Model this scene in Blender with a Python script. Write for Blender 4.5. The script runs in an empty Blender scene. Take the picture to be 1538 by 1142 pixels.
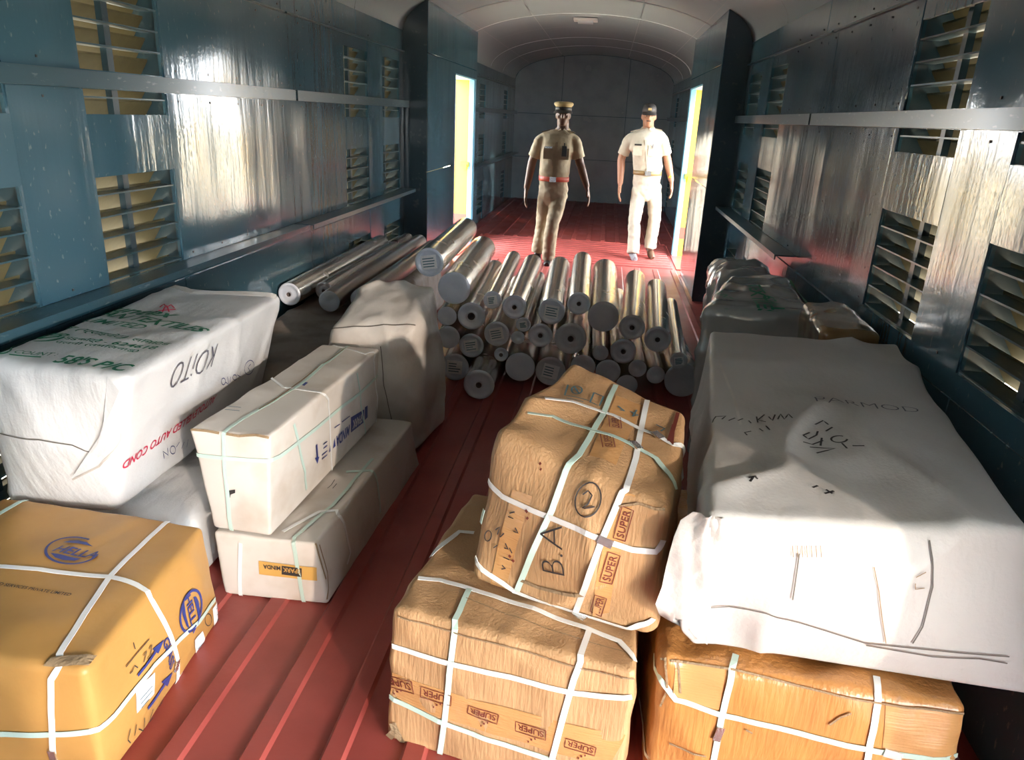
import bpy, bmesh, math, random
import numpy as np
from mathutils import Vector, Matrix, noise

random.seed(7)
SC = bpy.context.scene
COL = SC.collection

# ------------------------------------------------------------------ camera
IW, IH, FPX = 1538.0, 1142.0, 1110.0
CXP, CYP = 769.0, 571.0
CAMH = 1.55
_v = np.array([917 - CXP, -(180 - CYP), -FPX]); _Y = _v / np.linalg.norm(_v)
_u = np.array([149.0, 3099.0, 1110.0]); _u -= _Y * (_u @ _Y); _Z = _u / np.linalg.norm(_u)
_X = np.cross(_Y, _Z)
CM = np.stack([_X, _Y, _Z], 1)                 # world axes seen in camera space
CC = np.array([0.0, 0.0, CAMH])
cam_data = bpy.data.cameras.new('camera')
cam = bpy.data.objects.new('camera', cam_data); COL.objects.link(cam)
cam_data.sensor_fit = 'HORIZONTAL'; cam_data.sensor_width = 36.0
cam_data.lens = FPX / IW * 36.0
cam_data.clip_start = 0.05; cam_data.clip_end = 500
mw = Matrix([list(r) for r in CM.T]).to_4x4(); mw.translation = Vector(CC)
cam.matrix_world = mw
SC.camera = cam

def pray(x, y): return CM.T @ np.array([x - CXP, -(y - CYP), -FPX])
def onz(x, y, z): d = pray(x, y); return Vector(CC + d * (z - CAMH) / d[2])
def onx(x, y, X): d = pray(x, y); return Vector(CC + d * X / d[0])
def ony(x, y, Y): d = pray(x, y); return Vector(CC + d * Y / d[1])
def proj(p):
    c = CM @ (np.array(p) - CC); return np.array([CXP + FPX * c[0] / -c[2], CYP - FPX * c[1] / -c[2]])

# ------------------------------------------------------------------ light
SUN_DIR = Vector((-0.63, 0.77, -0.20)).normalized()
sun_l = bpy.data.lights.new('sun', 'SUN'); sun_l.energy = 2.6; sun_l.angle = math.radians(1.2)
sun_l.color = (1.0, 0.82, 0.66)
sun = bpy.data.objects.new('sun', sun_l); COL.objects.link(sun)
sun.rotation_euler = SUN_DIR.to_track_quat('-Z', 'Y').to_euler(); sun.location = (20, -20, 12)
world = bpy.data.worlds.new('sky'); SC.world = world; world.use_nodes = True
wn = world.node_tree.nodes; wl = world.node_tree.links
bg = wn['Background']; bg.inputs['Color'].default_value = (0.90, 0.95, 1.0, 1); bg.inputs['Strength'].default_value = 22.0
SC.view_settings.view_transform = 'Standard'; SC.view_settings.look = 'None'
SC.view_settings.exposure = 0.2; SC.view_settings.gamma = 1.0
SC.view_settings.use_curve_mapping = False

# ------------------------------------------------------------------ materials
MATS = {}
def mat(name, col, rough=0.5, metal=0.0, spec=0.5, coat=0.0, var=0.0, vscale=8.0, vcol=None, vlo=0.45, vhi=0.7,
        vstretch=(1, 1, 1), bump=0.0, bscale=40.0, bstretch=(1, 1, 1), bump2=0.0, b2scale=400.0, b2stretch=(1, 1, 1),
        rvar=0.0, coatrough=0.15, sheen=0.0, emit=None, detail=4.0):
    m = bpy.data.materials.new(name); m.use_nodes = True
    nt = m.node_tree; N = nt.nodes; L = nt.links; b = N['Principled BSDF']
    b.inputs['Base Color'].default_value = (*col, 1); b.inputs['Roughness'].default_value = rough
    b.inputs['Metallic'].default_value = metal; b.inputs['Specular IOR Level'].default_value = spec
    b.inputs['Coat Weight'].default_value = coat; b.inputs['Coat Roughness'].default_value = coatrough
    tc = N.new('ShaderNodeTexCoord')
    def ns(scale, stretch, det=detail):
        mp = N.new('ShaderNodeMapping'); mp.inputs['Scale'].default_value = stretch; L.new(tc.outputs['Object'], mp.inputs['Vector'])
        n = N.new('ShaderNodeTexNoise'); n.inputs['Scale'].default_value = scale; n.inputs['Detail'].default_value = det
        L.new(mp.outputs['Vector'], n.inputs['Vector']); return n
    if var > 0:
        n = ns(vscale, vstretch); r = N.new('ShaderNodeMapRange'); r.inputs['From Min'].default_value = vlo; r.inputs['From Max'].default_value = vhi
        L.new(n.outputs['Fac'], r.inputs['Value'])
        mu = N.new('ShaderNodeMath'); mu.operation = 'MULTIPLY'; mu.inputs[1].default_value = var; L.new(r.outputs['Result'], mu.inputs[0])
        mx = N.new('ShaderNodeMix'); mx.data_type = 'RGBA'; mx.inputs['A'].default_value = (*col, 1)
        mx.inputs['B'].default_value = (*(vcol or tuple(c * 0.5 for c in col)), 1)
        L.new(mu.outputs[0], mx.inputs['Factor']); L.new(mx.outputs['Result'], b.inputs['Base Color'])
    if rvar > 0:
        n = ns(3.0, (1, 1, 1)); r = N.new('ShaderNodeMapRange'); r.inputs['From Min'].default_value = 0.3; r.inputs['From Max'].default_value = 0.7
        r.inputs['To Min'].default_value = max(0.02, rough - rvar); r.inputs['To Max'].default_value = rough + rvar
        L.new(n.outputs['Fac'], r.inputs['Value']); L.new(r.outputs['Result'], b.inputs['Roughness'])
    last = None
    for st, sc_, stv in ((bump, bscale, bstretch), (bump2, b2scale, b2stretch)):
        if st > 0:
            n = ns(sc_, stv, 3.0); bp = N.new('ShaderNodeBump'); bp.inputs['Strength'].default_value = st; bp.inputs['Distance'].default_value = 0.01
            L.new(n.outputs['Fac'], bp.inputs['Height'])
            if last: L.new(last.outputs['Normal'], bp.inputs['Normal'])
            last = bp
    if last: L.new(last.outputs['Normal'], b.inputs['Normal'])
    MATS[name] = m
    return m

PAINT = (0.050, 0.120, 0.160)
mat('wall_paint', PAINT, 0.13, spec=0.7, coat=0.5, var=0.6, vscale=45, vcol=(0.26, 0.30, 0.31), vlo=0.65, vhi=0.75, vstretch=(1, 1, 0.6),
    bump=0.35, bscale=5.0, bstretch=(1, 2.2, 0.22), bump2=0.05, b2scale=60, rvar=0.07)
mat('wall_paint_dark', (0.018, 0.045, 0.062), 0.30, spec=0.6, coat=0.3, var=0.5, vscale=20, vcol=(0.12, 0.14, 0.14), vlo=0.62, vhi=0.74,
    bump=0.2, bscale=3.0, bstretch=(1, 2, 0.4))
mat('wall_paint_lit_end', (0.30, 0.40, 0.46), 0.22, spec=0.6, coat=0.3, var=0.5, vscale=3, vcol=(0.20, 0.28, 0.33), bump=0.15, bscale=2.5, rvar=0.06)  # wall blue lightened, brighter light at the far end put into the colour
mat('wall_paint_lit_far', (0.12, 0.24, 0.31), 0.2, spec=0.6, coat=0.4, var=0.5, vscale=30, vcol=(0.26, 0.30, 0.31), vlo=0.65, vhi=0.75, bump=0.2, bscale=4.0, bstretch=(1, 2, 0.3))  # same wall blue, lightened to paint in the daylight beyond the doorways
mat('rail_paint', (0.035, 0.085, 0.11), 0.28, spec=0.7, coat=0.4, var=0.6, vscale=60, vcol=(0.28, 0.30, 0.30), vlo=0.63, vhi=0.74, vstretch=(1, 0.3, 1))
mat('ceiling_paint', (0.40, 0.47, 0.50), 0.26, spec=0.6, coat=0.4, var=0.15, vscale=2, vcol=(0.30, 0.36, 0.39), vlo=0.3, vhi=0.7, bump=0.03, bscale=3, detail=2.0)
mat('floor_red', (0.33, 0.065, 0.055), 0.42, spec=0.5, var=0.45, vscale=5, vcol=(0.20, 0.035, 0.03), bump=0.06, bscale=60, rvar=0.08)
mat('louvre_outer', (0.14, 0.115, 0.055), 0.5, var=0.3, vscale=20)
mat('yellow_paint', (0.80, 0.44, 0.03), 0.4)
mat('red_band', (0.62, 0.06, 0.04), 0.4)
mat('light_blue', (0.16, 0.40, 0.55), 0.35)
mat('latch_yellow', (0.8, 0.55, 0.02), 0.4)
mat('steel_dark', (0.03, 0.035, 0.04), 0.4, metal=0.3)
mat('platform', (0.52, 0.44, 0.31), 0.9, var=0.3, vscale=2)
mat('film_side', (0.62, 0.61, 0.57), 0.24, metal=0.75, spec=0.5, coat=0.6, bump=0.12, bscale=14, bstretch=(0.6, 6, 0.6), var=0.25, vscale=5, vcol=(0.40, 0.39, 0.36), rvar=0.06)
mat('film_brown', (0.36, 0.31, 0.27), 0.3, metal=0.5, coat=0.6, bump=0.2, bscale=10, bstretch=(1, 2, 1))
mat('film_end', (0.55, 0.60, 0.70), 0.25, spec=0.6, coat=0.7, bump=0.7, bscale=16, var=0.4, vscale=12, vcol=(0.62, 0.65, 0.72))
mat('film_end_grey', (0.44, 0.46, 0.50), 0.3, spec=0.6, coat=0.7, bump=0.7, bscale=16, var=0.4, vscale=12, vcol=(0.5, 0.5, 0.53))
mat('core_tube', (0.10, 0.08, 0.08), 0.7)
mat('paper', (0.72, 0.73, 0.75), 0.6, var=0.15, vscale=60)
mat('card_mustard', (0.46, 0.25, 0.075), 0.42, spec=0.4, var=0.45, vscale=7, vcol=(0.36, 0.19, 0.055), bump=0.12, bscale=18, bump2=0.06, b2scale=120, b2stretch=(6, 0.3, 0.3))
mat('card_brown', (0.47, 0.285, 0.145), 0.5, spec=0.4, var=0.5, vscale=9, vcol=(0.36, 0.21, 0.10), bump=0.15, bscale=18, bump2=0.30, b2scale=90, b2stretch=(1.5, 1.5, 0.15))
mat('card_orange', (0.50, 0.23, 0.07), 0.32, spec=0.5, coat=0.35, var=0.5, vscale=7, vcol=(0.40, 0.19, 0.07), bump=0.25, bscale=14, bump2=0.35, b2scale=60, b2stretch=(1.5, 1.5, 0.12))
mat('card_white', (0.62, 0.585, 0.54), 0.5, spec=0.4, var=0.8, vscale=7, vcol=(0.47, 0.40, 0.33), vlo=0.5, vhi=0.78, bump=0.12, bscale=14)
mat('card_torn', (0.27, 0.19, 0.11), 0.8, bump=0.5, bscale=90)
mat('woven_white', (0.60, 0.61, 0.62), 0.45, spec=0.4, var=0.35, vscale=5, vcol=(0.50, 0.51, 0.53), bump=0.8, bscale=9, bstretch=(2.0, 0.8, 0.7), bump2=0.10, b2scale=160)
mat('woven_dull', (0.62, 0.60, 0.57), 0.5, spec=0.4, var=0.6, vscale=4, vcol=(0.30, 0.25, 0.22), bump=0.8, bscale=8, bstretch=(1.2, 1.2, 0.9), bump2=0.10, b2scale=140)
mat('woven_bale', (0.54, 0.53, 0.52), 0.45, spec=0.4, var=0.45, vscale=3, vcol=(0.45, 0.44, 0.42), bump=0.8, bscale=7, bstretch=(1.6, 0.7, 1.0), bump2=0.12, b2scale=120)
mat('cloth_brown', (0.30, 0.25, 0.21), 0.6, var=0.7, vscale=7, vcol=(0.15, 0.11, 0.09), bump=0.6, bscale=14)
mat('film_wrap', (0.30, 0.32, 0.32), 0.25, spec=0.6, coat=0.6, var=0.5, vscale=5, vcol=(0.34, 0.36, 0.35), bump=0.6, bscale=9, bstretch=(1, 1.4, 1))
mat('tape_brown', (0.22, 0.13, 0.055), 0.18, spec=0.6, coat=0.8, bump=0.35, bscale=12, var=0.4, vscale=6)
mat('tape_orange', (0.55, 0.30, 0.12), 0.16, spec=0.6, coat=0.9, bump=0.3, bscale=22, bump2=0.2, b2scale=60, b2stretch=(0.2, 0.2, 4))
mat('strap_white', (0.78, 0.80, 0.80), 0.35, spec=0.5, coat=0.2)
mat('strap_green', (0.50, 0.66, 0.60), 0.35, spec=0.5, coat=0.2)
mat('strap_blue', (0.03, 0.25, 0.75), 0.4)
mat('ink_green', (0.01, 0.16, 0.085), 0.6)
mat('ink_red', (0.55, 0.02, 0.07), 0.6)
mat('ink_blue', (0.03, 0.045, 0.20), 0.5)
mat('ink_black', (0.03, 0.028, 0.03), 0.6)
mat('ink_pen', (0.10, 0.10, 0.13), 0.6)
mat('ink_brown', (0.16, 0.03, 0.02), 0.6)
mat('ink_teal', (0.07, 0.16, 0.20), 0.6)
mat('label_ochre', (0.60, 0.36, 0.10), 0.45)
mat('thread', (0.12, 0.11, 0.10), 0.7)
mat('skin_dark', (0.10, 0.045, 0.025), 0.5, spec=0.4)
mat('skin_mid', (0.27, 0.125, 0.07), 0.5, spec=0.4)
mat('khaki', (0.30, 0.235, 0.145), 0.75, bump=0.3, bscale=22, var=0.3, vscale=10)
mat('khaki_pale', (0.40, 0.355, 0.28), 0.75, bump=0.3, bscale=22, var=0.3, vscale=10)
mat('cap_khaki', (0.32, 0.24, 0.10), 0.7)
mat('cap_black', (0.025, 0.022, 0.022), 0.6)
mat('belt_red', (0.42, 0.06, 0.03), 0.5)
mat('belt_brown', (0.20, 0.13, 0.05), 0.45)
mat('shoe_black', (0.012, 0.012, 0.012), 0.3)
mat('shoe_brown', (0.10, 0.05, 0.03), 0.4)
mat('shoe_grey', (0.20, 0.20, 0.21), 0.5)
mat('hair_black', (0.012, 0.01, 0.01), 0.6)
mat('eye_white', (0.30, 0.27, 0.24), 0.4)
mat('lip', (0.16, 0.05, 0.04), 0.5)
mat('silver', (0.7, 0.7, 0.7), 0.25, metal=0.9)
mat('vent_plate', (0.5, 0.5, 0.5), 0.4)

# ------------------------------------------------------------------ helpers
def tag(o, label=None, cat=None, group=None, kind=None):
    if label: o['label'] = label
    if cat: o['category'] = cat
    if group: o['group'] = group
    if kind: o['kind'] = kind
    return o
def empty(name, loc=(0, 0, 0), label=None, cat=None, group=None, kind=None, rot=(0, 0, 0)):
    o = bpy.data.objects.new(name, None); COL.objects.link(o); o.location = loc; o.rotation_euler = rot
    o.empty_display_size = 0.1
    return tag(o, label, cat, group, kind)
def link(name, me, m=None, parent=None, smooth=False):
    o = bpy.data.objects.new(name, me); COL.objects.link(o)
    if m and not me.materials: me.materials.append(MATS[m])
    if parent: o.parent = parent
    if smooth and len(me.polygons): me.polygons.foreach_set('use_smooth', [True] * len(me.polygons))
    return o
class MB:
    def __init__(s): s.v = []; s.f = []
    def box(s, x0, x1, y0, y1, z0, z1):
        b = len(s.v)
        s.v += [(x, y, z) for z in (z0, z1) for y in (y0, y1) for x in (x0, x1)]
        s.f += [tuple(b + i for i in q) for q in ((0, 2, 3, 1), (4, 5, 7, 6), (0, 1, 5, 4), (2, 6, 7, 3), (0, 4, 6, 2), (1, 3, 7, 5))]
        return s
    def hexa(s, pts):          # 8 points, same order as box
        b = len(s.v); s.v += [tuple(p) for p in pts]
        s.f += [tuple(b + i for i in q) for q in ((0, 2, 3, 1), (4, 5, 7, 6), (0, 1, 5, 4), (2, 6, 7, 3), (0, 4, 6, 2), (1, 3, 7, 5))]
        return s
    def grid(s, P, flip=False):
        b = len(s.v); n = len(P); m = len(P[0])
        for r in P: s.v += [tuple(p) for p in r]
        for i in range(n - 1):
            for j in range(m - 1):
                q = (b + i * m + j, b + i * m + j + 1, b + (i + 1) * m + j + 1, b + (i + 1) * m + j)
                s.f.append(q[::-1] if flip else q)
        return s
    def tube(s, pts, r, n=8, closed=False):
        pts = [Vector(p) for p in pts]; R = r if isinstance(r, (list, tuple)) else [r] * len(pts); rings = []
        up = None
        for i, p in enumerate(pts):
            d = (pts[min(i + 1, len(pts) - 1)] - pts[max(i - 1, 0)]).normalized()
            if up is None: up = d.orthogonal().normalized()
            up = (up - d * up.dot(d)).normalized(); sd = d.cross(up)
            rings.append([p + (up * math.cos(a) + sd * math.sin(a)) * R[i] for a in [2 * math.pi * k / n for k in range(n)]])
        b = len(s.v)
        for rg in rings: s.v += [tuple(p) for p in rg]
        for i in range(len(rings) - 1):
            for k in range(n):
                s.f.append((b + i * n + k, b + i * n + (k + 1) % n, b + (i + 1) * n + (k + 1) % n, b + (i + 1) * n + k))
        s.f.append(tuple(b + k for k in range(n))[::-1]); s.f.append(tuple(b + (len(rings) - 1) * n + k for k in range(n)))
        return s
    def mesh(s, name): me = bpy.data.meshes.new(name); me.from_pydata(s.v, [], s.f); me.update(); return me
    def build(s, name, m, parent=None, smooth=False): return link(name, s.mesh(name), m, parent, smooth)
def nz(x, y, z): return noise.noise(Vector((x, y, z)))

# ------------------------------------------------------------------ the van: floor, walls, ceiling
XL, XR = -1.85, 1.11
XC, HWD = (XL + XR) / 2, (XR - XL) / 2
Y0, Y1 = -3.4, 15.0
ZE, ZS, RISE = 2.03, 2.20, 0.47          # eave ledge, spring of the arch, rise
DS, DP0, DP1, DE = 6.87, 8.12, 9.26, 9.40  # far doorways: pocket start, opening, pocket end
IN = 0.22
ND0, ND1, DH = -1.75, 0.97, 1.93           # near doorways
def arch(x): t = max(-1, min(1, (x - XC) / HWD)); return ZS + RISE * math.sqrt(max(0, 1 - t * t))

fl = MB().box(XL - 0.10, XR + 0.10, Y0, Y1, -0.12, 0.0).build('floor', 'floor_red'); tag(fl, 'red painted steel floor of the parcel van', kind='structure')
def rib_mesh(L):
    h = 0.011; w = 0.033; t = 0.024
    return MB().hexa([(-w, 0, 0), (w, 0, 0), (-w, L, 0), (w, L, 0), (-t, 0, h), (t, 0, h), (-t, L, h), (t, L, h)]).mesh('floor_rib')
for L, ya in ((8.30 - Y0 - 0.02, Y0 + 0.01), (Y1 - 10.12, 10.10)):
    me = rib_mesh(L); me.materials.append(MATS['floor_red'])
    for k in range(15):
        x = -0.757 + (k - 5) * 0.198
        if XL + 0.05 < x < XR - 0.05:
            o = link('floor_rib', me, None, fl); o.location = (x, ya, 0)
me = rib_mesh(XR - XL - 0.55); me.materials.append(MATS['floor_red'])
for k in range(12):
    o = link('floor_rib', me, None, fl); o.location = (XR - 0.28, 8.42 + k * 0.145, 0); o.rotation_euler = (0, 0, math.pi / 2)
for xx in ((XL + 0.06, XL + 0.24), (XR - 0.24, XR - 0.06)):
    MB().box(xx[0], xx[1], 8.36, 10.06, 0, 0.012).build('door_sill_plate', 'floor_red', fl)

def sheet(name, y0, y1, z0, z1, X, sgn, m, parent, th=0.004, amp=0.005, seed=0.0, ny=None):
    """thin, slightly dented steel sheet on a side wall; sgn = +1 when its face looks towards +X"""
    ny = ny or max(4, int((y1 - y0) / 0.07)); nzz = max(3, int((z1 - z0) / 0.07))
    A = []; B = []
    for i in range(ny + 1):
        ra = []; rb = []
        for j in range(nzz + 1):
            a = i / ny; b = j / nzz; y = y0 + (y1 - y0) * a; z = z0 + (z1 - z0) * b
            e = min(1, 6 * min(a, 1 - a) + 0.15) * min(1, 6 * min(b, 1 - b) + 0.15)
            d = amp * e * (1.4 * nz(y * 2.3 + seed, z * 0.9, seed) + 0.9 * nz(y * 6 + seed, z * 1.6, 3 + seed))
            ra.append((X + sgn * (th + amp * 0.5 + d), y, z)); rb.append((X, y, z))
        A.append(ra); B.append(rb)
    mb = MB(); mb.grid(A, flip=(sgn < 0)); n = len(A); mm = len(A[0])
    rim = [(i, 0) for i in range(n)] + [(n - 1, j) for j in range(1, mm)] + [(i, mm - 1) for i in range(n - 2, -1, -1)] + [(0, j) for j in range(mm - 2, 0, -1)]
    base = len(mb.v); nr = len(rim); mb.v += [B[i][j] for i, j in rim] + [A[i][j] for i, j in rim]
    for k in range(nr):
        k2 = (k + 1) % nr; mb.f.append((base + nr + k, base + k, base + k2, base + nr + k2))
    return mb.build(name, m, parent, smooth=True)

BANDS = [(0.13, 0.60), (0.87, 1.265), (1.485, 1.57), (1.635, 1.945)]
LCOL = [(1.70, 2.21), (2.58, 3.09), (5.31, 5.83), (6.22, 6.72), (10.95, 11.45), (13.45, 13.90)]
RCOL = [(1.78, 2.27), (2.64, 3.16), (5.34, 5.86), (6.22, 6.68), (10.95, 11.45), (13.45, 13.90)]
WCOUNT = [0]
def vent_column(X, sgn, ya, yb, near):
    WCOUNT[0] += 1
    w = empty('window_%d' % WCOUNT[0], (X, (ya + yb) / 2, 0), kind='structure')
    side = 'left' if sgn > 0 else 'right'
    w['label'] = 'louvred ventilation opening in the %s van wall, blue inner slats before yellow outer blades' % side
    hw = (yb - ya) / 2; depth = 0.15; o = -sgn
    m_sl = MB().box(min(0, o * 0.07), max(0, o * 0.07), -hw, hw, -0.003, 0.003).mesh('slat'); m_sl.materials.append(MATS['rail_paint'])
    xi, xo = o * (depth - 0.075), o * (depth + 0.0); t = 0.004
    pts = []
    for z0, z1 in ((0.056 - t, -0.056 - t), (0.056 + t, -0.056 + t)):
        for y in (-hw - 0.03, hw + 0.03):
            a = (xi, y, z0); b = (xo, y, z1)
            pts += [a, b] if xi < xo else [b, a]
    m_bl = MB().hexa(pts).mesh('outer_blade'); m_bl.materials.append(MATS['louvre_outer'])
    for k, (za, zb) in enumerate(BANDS):
        z = zb - 0.065 if k != 2 else 0.5 * (za + zb) + 0.015
        while z > za + 0.012:
            s = link('slat', m_sl, None, w); s.location = (0, 0, z); z -= 0.0795
            s.rotation_euler = (random.uniform(-0.006, 0.006), 0, 0)
    for k in range(24):
        s = link('outer_blade', m_bl, None, w); s.location = (0, 0, 0.10 + k * 0.081)
    MB().box(min(o * 0.05, o * 0.075), max(o * 0.05, o * 0.075), -0.018, 0.018, 0.05, 1.99).build('mullion', 'wall_paint_dark', w)
    for y in (-hw - 0.035, hw + 0.0251):
        MB().box(min(o * 0.012, o * depth), max(o * 0.012, o * depth), y, y + 0.01, 0.05, 2.0).build('side_plate', 'wall_paint_dark', w)
    for z in (0.04, 2.0):
        MB().box(min(o * 0.012, o * depth), max(o * 0.012, o * depth), -hw - 0.035, hw + 0.035, z, z + 0.01).build('side_plate', 'wall_paint_dark', w)

def side_wall(name, X, sgn, cols, joints, s_open):
    """sgn +1: left wall facing +X"""
    base = MB(); o = -sgn
    xa, xb = sorted((X, X + o * 0.012))
    segs = [(Y0, ND0), (ND1, DS), (DE, Y1)] if s_open else [(Y0, DS), (DE, Y1)]
    for ya, yb in segs:
        cc = [c for c in cols if ya < c[0] < yb]
        ys = sorted([ya, yb] + [v for c in cc for v in c])
        for i in range(len(ys) - 1):
            if any(abs(ys[i] - c[0]) < 1e-6 for c in cc):
                zs = [0.0] + [v for b in BANDS for v in b] + [arch(X + sgn * 0.001)]
                for k in range(0, len(zs), 2): base.box(xa, xb, ys[i], ys[i + 1], zs[k], zs[k + 1])
            else: base.box(xa, xb, ys[i], ys[i + 1], 0, ZS)
    if s_open: base.box(xa, xb, ND0, ND1, DH, ZS)
    base.box(xa, xb, DS, DP0, 0, ZS); base.box(xa, xb, DP1, DE, 0, ZS); base.box(xa, xb, DP0, DP1, 1.93, ZS)
    W = base.build(name, 'wall_paint')
    tag(W, 'dark blue painted sheet metal wall on the %s of the van' % name.split('_')[1], kind='structure')
    sd = 0
    for ya, yb in segs:
        cc = [c for c in cols if ya < c[0] < yb]
        ys = [ya] + [v for c in cc for v in c] + [yb]
        for i in range(0, len(ys), 2):
            a, b = ys[i] + 0.004, ys[i + 1] - 0.004
            cuts = [a] + [j for j in joints if a + 0.3 < j < b - 0.3] + [b]
            for k in range(len(cuts) - 1):
                p, q = cuts[k] + 0.003, cuts[k + 1] - 0.003
                for za, zb in ((0.03, 0.79), (0.874, 1.568), (1.632, ZE - 0.006)):
                    if q - p > 0.04:
                        sd += 1; sheet('wall_panel', p, q, za, zb, X, sgn, 'wall_paint' if ya < 9 else 'wall_paint_lit_far', W, seed=sd * 3.7 + X)
        for c in cc:
            sd += 1; sheet('cover_panel', c[0] - 0.006, c[1] + 0.006, 1.268, 1.483, X, sgn, 'wall_paint', W, seed=sd * 1.3, amp=0.005)
            sheet('wall_panel', c[0] - 0.004, c[1] + 0.004, 1.947, ZE - 0.006, X, sgn, 'wall_paint', W, seed=sd, amp=0.001)
            sheet('wall_panel', c[0] - 0.004, c[1] + 0.004, 0.605, 0.79, X, sgn, 'wall_paint', W, seed=sd, amp=0.001)
        ny = max(1, round((yb - ya) / 1.25))
        for k in range(ny):
            sd += 1; sheet('cove_panel', ya + (yb - ya) * k / ny + 0.004, ya + (yb - ya) * (k + 1) / ny - 0.004, ZE + 0.004, ZS - 0.004, X, sgn, 'wall_paint', W, seed=sd, amp=0.0015)
    # screws along the panel edges
    mb = MB()
    for ya, yb in [g for g in segs if g[1] > 2]:
        y = ya + 0.1
        while y < yb:
            for z in (ZE - 0.035, ZE + 0.03, 1.66, 1.54, 0.895):
                if not any(c[0] - 0.02 < y < c[1] + 0.02 for c in cols):
                    r = 0.004; x = X + sgn * 0.006
                    mb.hexa([(x - 0.003, y - r, z - r), (x + 0.003, y - r, z - r), (x - 0.003, y + r, z - r), (x + 0.003, y + r, z - r),
                             (x - 0.003, y - r, z + r), (x + 0.003, y - r, z + r), (x - 0.003, y + r, z + r), (x + 0.003, y + r, z + r)])
            y += 0.27
    r = mb.build('screws', 'steel_dark', W); r['kind'] = 'stuff'
    for c in cols: vent_column(X, sgn, c[0], c[1], c[0] < 8)
    return W
wall_left = side_wall('wall_left', XL, 1, LCOL, [], False)
wall_right = side_wall('wall_right', XR, -1, RCOL, [4.26], True)

TR = [0]
def trim(mb, m, label):
    TR[0] += 1; o = mb.build('trim_%d' % TR[0], m); tag(o, label, kind='structure'); return o
for X, s, nm in ((XL, 1, 'left'), (XR, -1, 'right')):
    for ya, yb, which in ((ND1, 4.33, 'nearer length'), (4.36, DS - 0.002, 'length up to the doorway'), (DE, Y1, 'length beyond the doorway')):
        a, b = X, X + s * 0.058
        mb = MB().box(min(a, b), max(a, b), ya, yb, 1.572, 1.579).box(min(a, b), max(a, b), ya, yb, 1.622, 1.629)
        b2 = X + s * 0.05; mb.box(min(b2, b), max(b2, b), ya, yb, 1.579, 1.622)
        trim(mb, 'rail_paint', 'blue channel rail along the %s wall, %s' % (nm, which))
        # ledge at the eave
        a, b = X, X + s * 0.018
        trim(MB().box(min(a, b), max(a, b), ya, yb, ZE - 0.005, ZE + 0.004), 'rail_paint', 'thin eave strip on the %s wall, %s' % (nm, which))
        if s < 0 and yb < 4.4: continue
        d = 0.105 if ya < 4.3 else 0.12
        a, b = X + s * 0.004, X + s * d; b2 = X + s * (d - 0.008)
        mb = MB().box(min(a, b), max(a, b), ya, yb, 0.862, 0.870).box(min(b2, b), max(b2, b), ya, yb, 0.842, 0.862)
        trim(mb, 'rail_paint', 'blue steel shelf ledge on the %s wall, %s' % (nm, which))

# end walls
def end_wall(name, Y, s, lab):
    n = 24; xs = [XL + (XR - XL) * i / n for i in range(n + 1)]
    xs = [XL - 0.05] + xs + [XR + 0.05]
    P = [[(x, Y + s * 0.02, -0.05) for x in xs], [(x, Y + s * 0.02, arch(x) + 0.06) for x in xs]]
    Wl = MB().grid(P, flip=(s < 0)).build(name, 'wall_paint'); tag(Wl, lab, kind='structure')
    xc = [XL, -0.95, 0.28, XR]; zc = [0.0, 0.80, 1.60, 9]
    for i in range(3):
        for j in range(3):
            nx, nn = 14, 10; G = []
            for a in range(nx + 1):
                x = xc[i] + 0.004 + (xc[i + 1] - xc[i] - 0.008) * a / nx; top = min(zc[j + 1], arch(x) - 0.003)
                G.append([(x, Y - s * (0.004 + 0.003 * nz(x * 3 + i, z * 2 + j, i + j)), z) for z in [zc[j] + 0.004 + (top - zc[j] - 0.008) * b / nn for b in range(nn + 1)]])
            MB().grid(G, flip=(s > 0)).build('wall_panel', 'wall_paint_lit_end', Wl, True)
    return Wl
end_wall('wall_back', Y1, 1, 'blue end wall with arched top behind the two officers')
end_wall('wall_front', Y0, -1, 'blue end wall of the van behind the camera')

# ceiling
na = 36
def arc_pts(a0, a1, n, dr=0.0):
    return [(XC + (HWD + dr) * math.cos(t), ZS + (RISE + dr) * math.sin(t)) for t in [a0 + (a1 - a0) * k / n for k in range(n + 1)]]
pts = [(XR + 0.03, 2.08)] + arc_pts(0, math.pi, na, 0.03) + [(XL - 0.03, 2.08)]
ceil = MB().grid([[(x, y, z) for x, z in pts] for y in (Y0 - 0.02, Y1 + 0.03)], flip=True).build('ceiling', 'wall_paint_dark', smooth=True)
tag(ceil, 'arched pale sheet metal ceiling of the van', kind='structure')
yb = [Y0] + [Y0 + (DS - Y0) * k / 8 for k in range(1, 8)] + [DS, 8.05, 9.30, 10.6, 11.9, 13.2, 14.2, Y1]
ths = [0.0, 0.62, 1.15, math.pi - 1.15, math.pi - 0.62, math.pi]
for i in range(len(yb) - 1):
    for j in range(5):
        G = []
        for a in range(7):
            y = yb[i] + 0.005 + (yb[i + 1] - yb[i] - 0.010) * a / 6
            row = []
            for k, (x, z) in enumerate(arc_pts(ths[j] + 0.003, ths[j + 1] - 0.003, 10)):
                row.append((x, y, z + 0.0012 * nz(x * 1.8 + i * 7, y * 1.2, j * 3.1)))
            G.append(row)
        MB().grid(G, flip=True).build('ceiling_panel', 'ceiling_paint', ceil, True)
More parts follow.
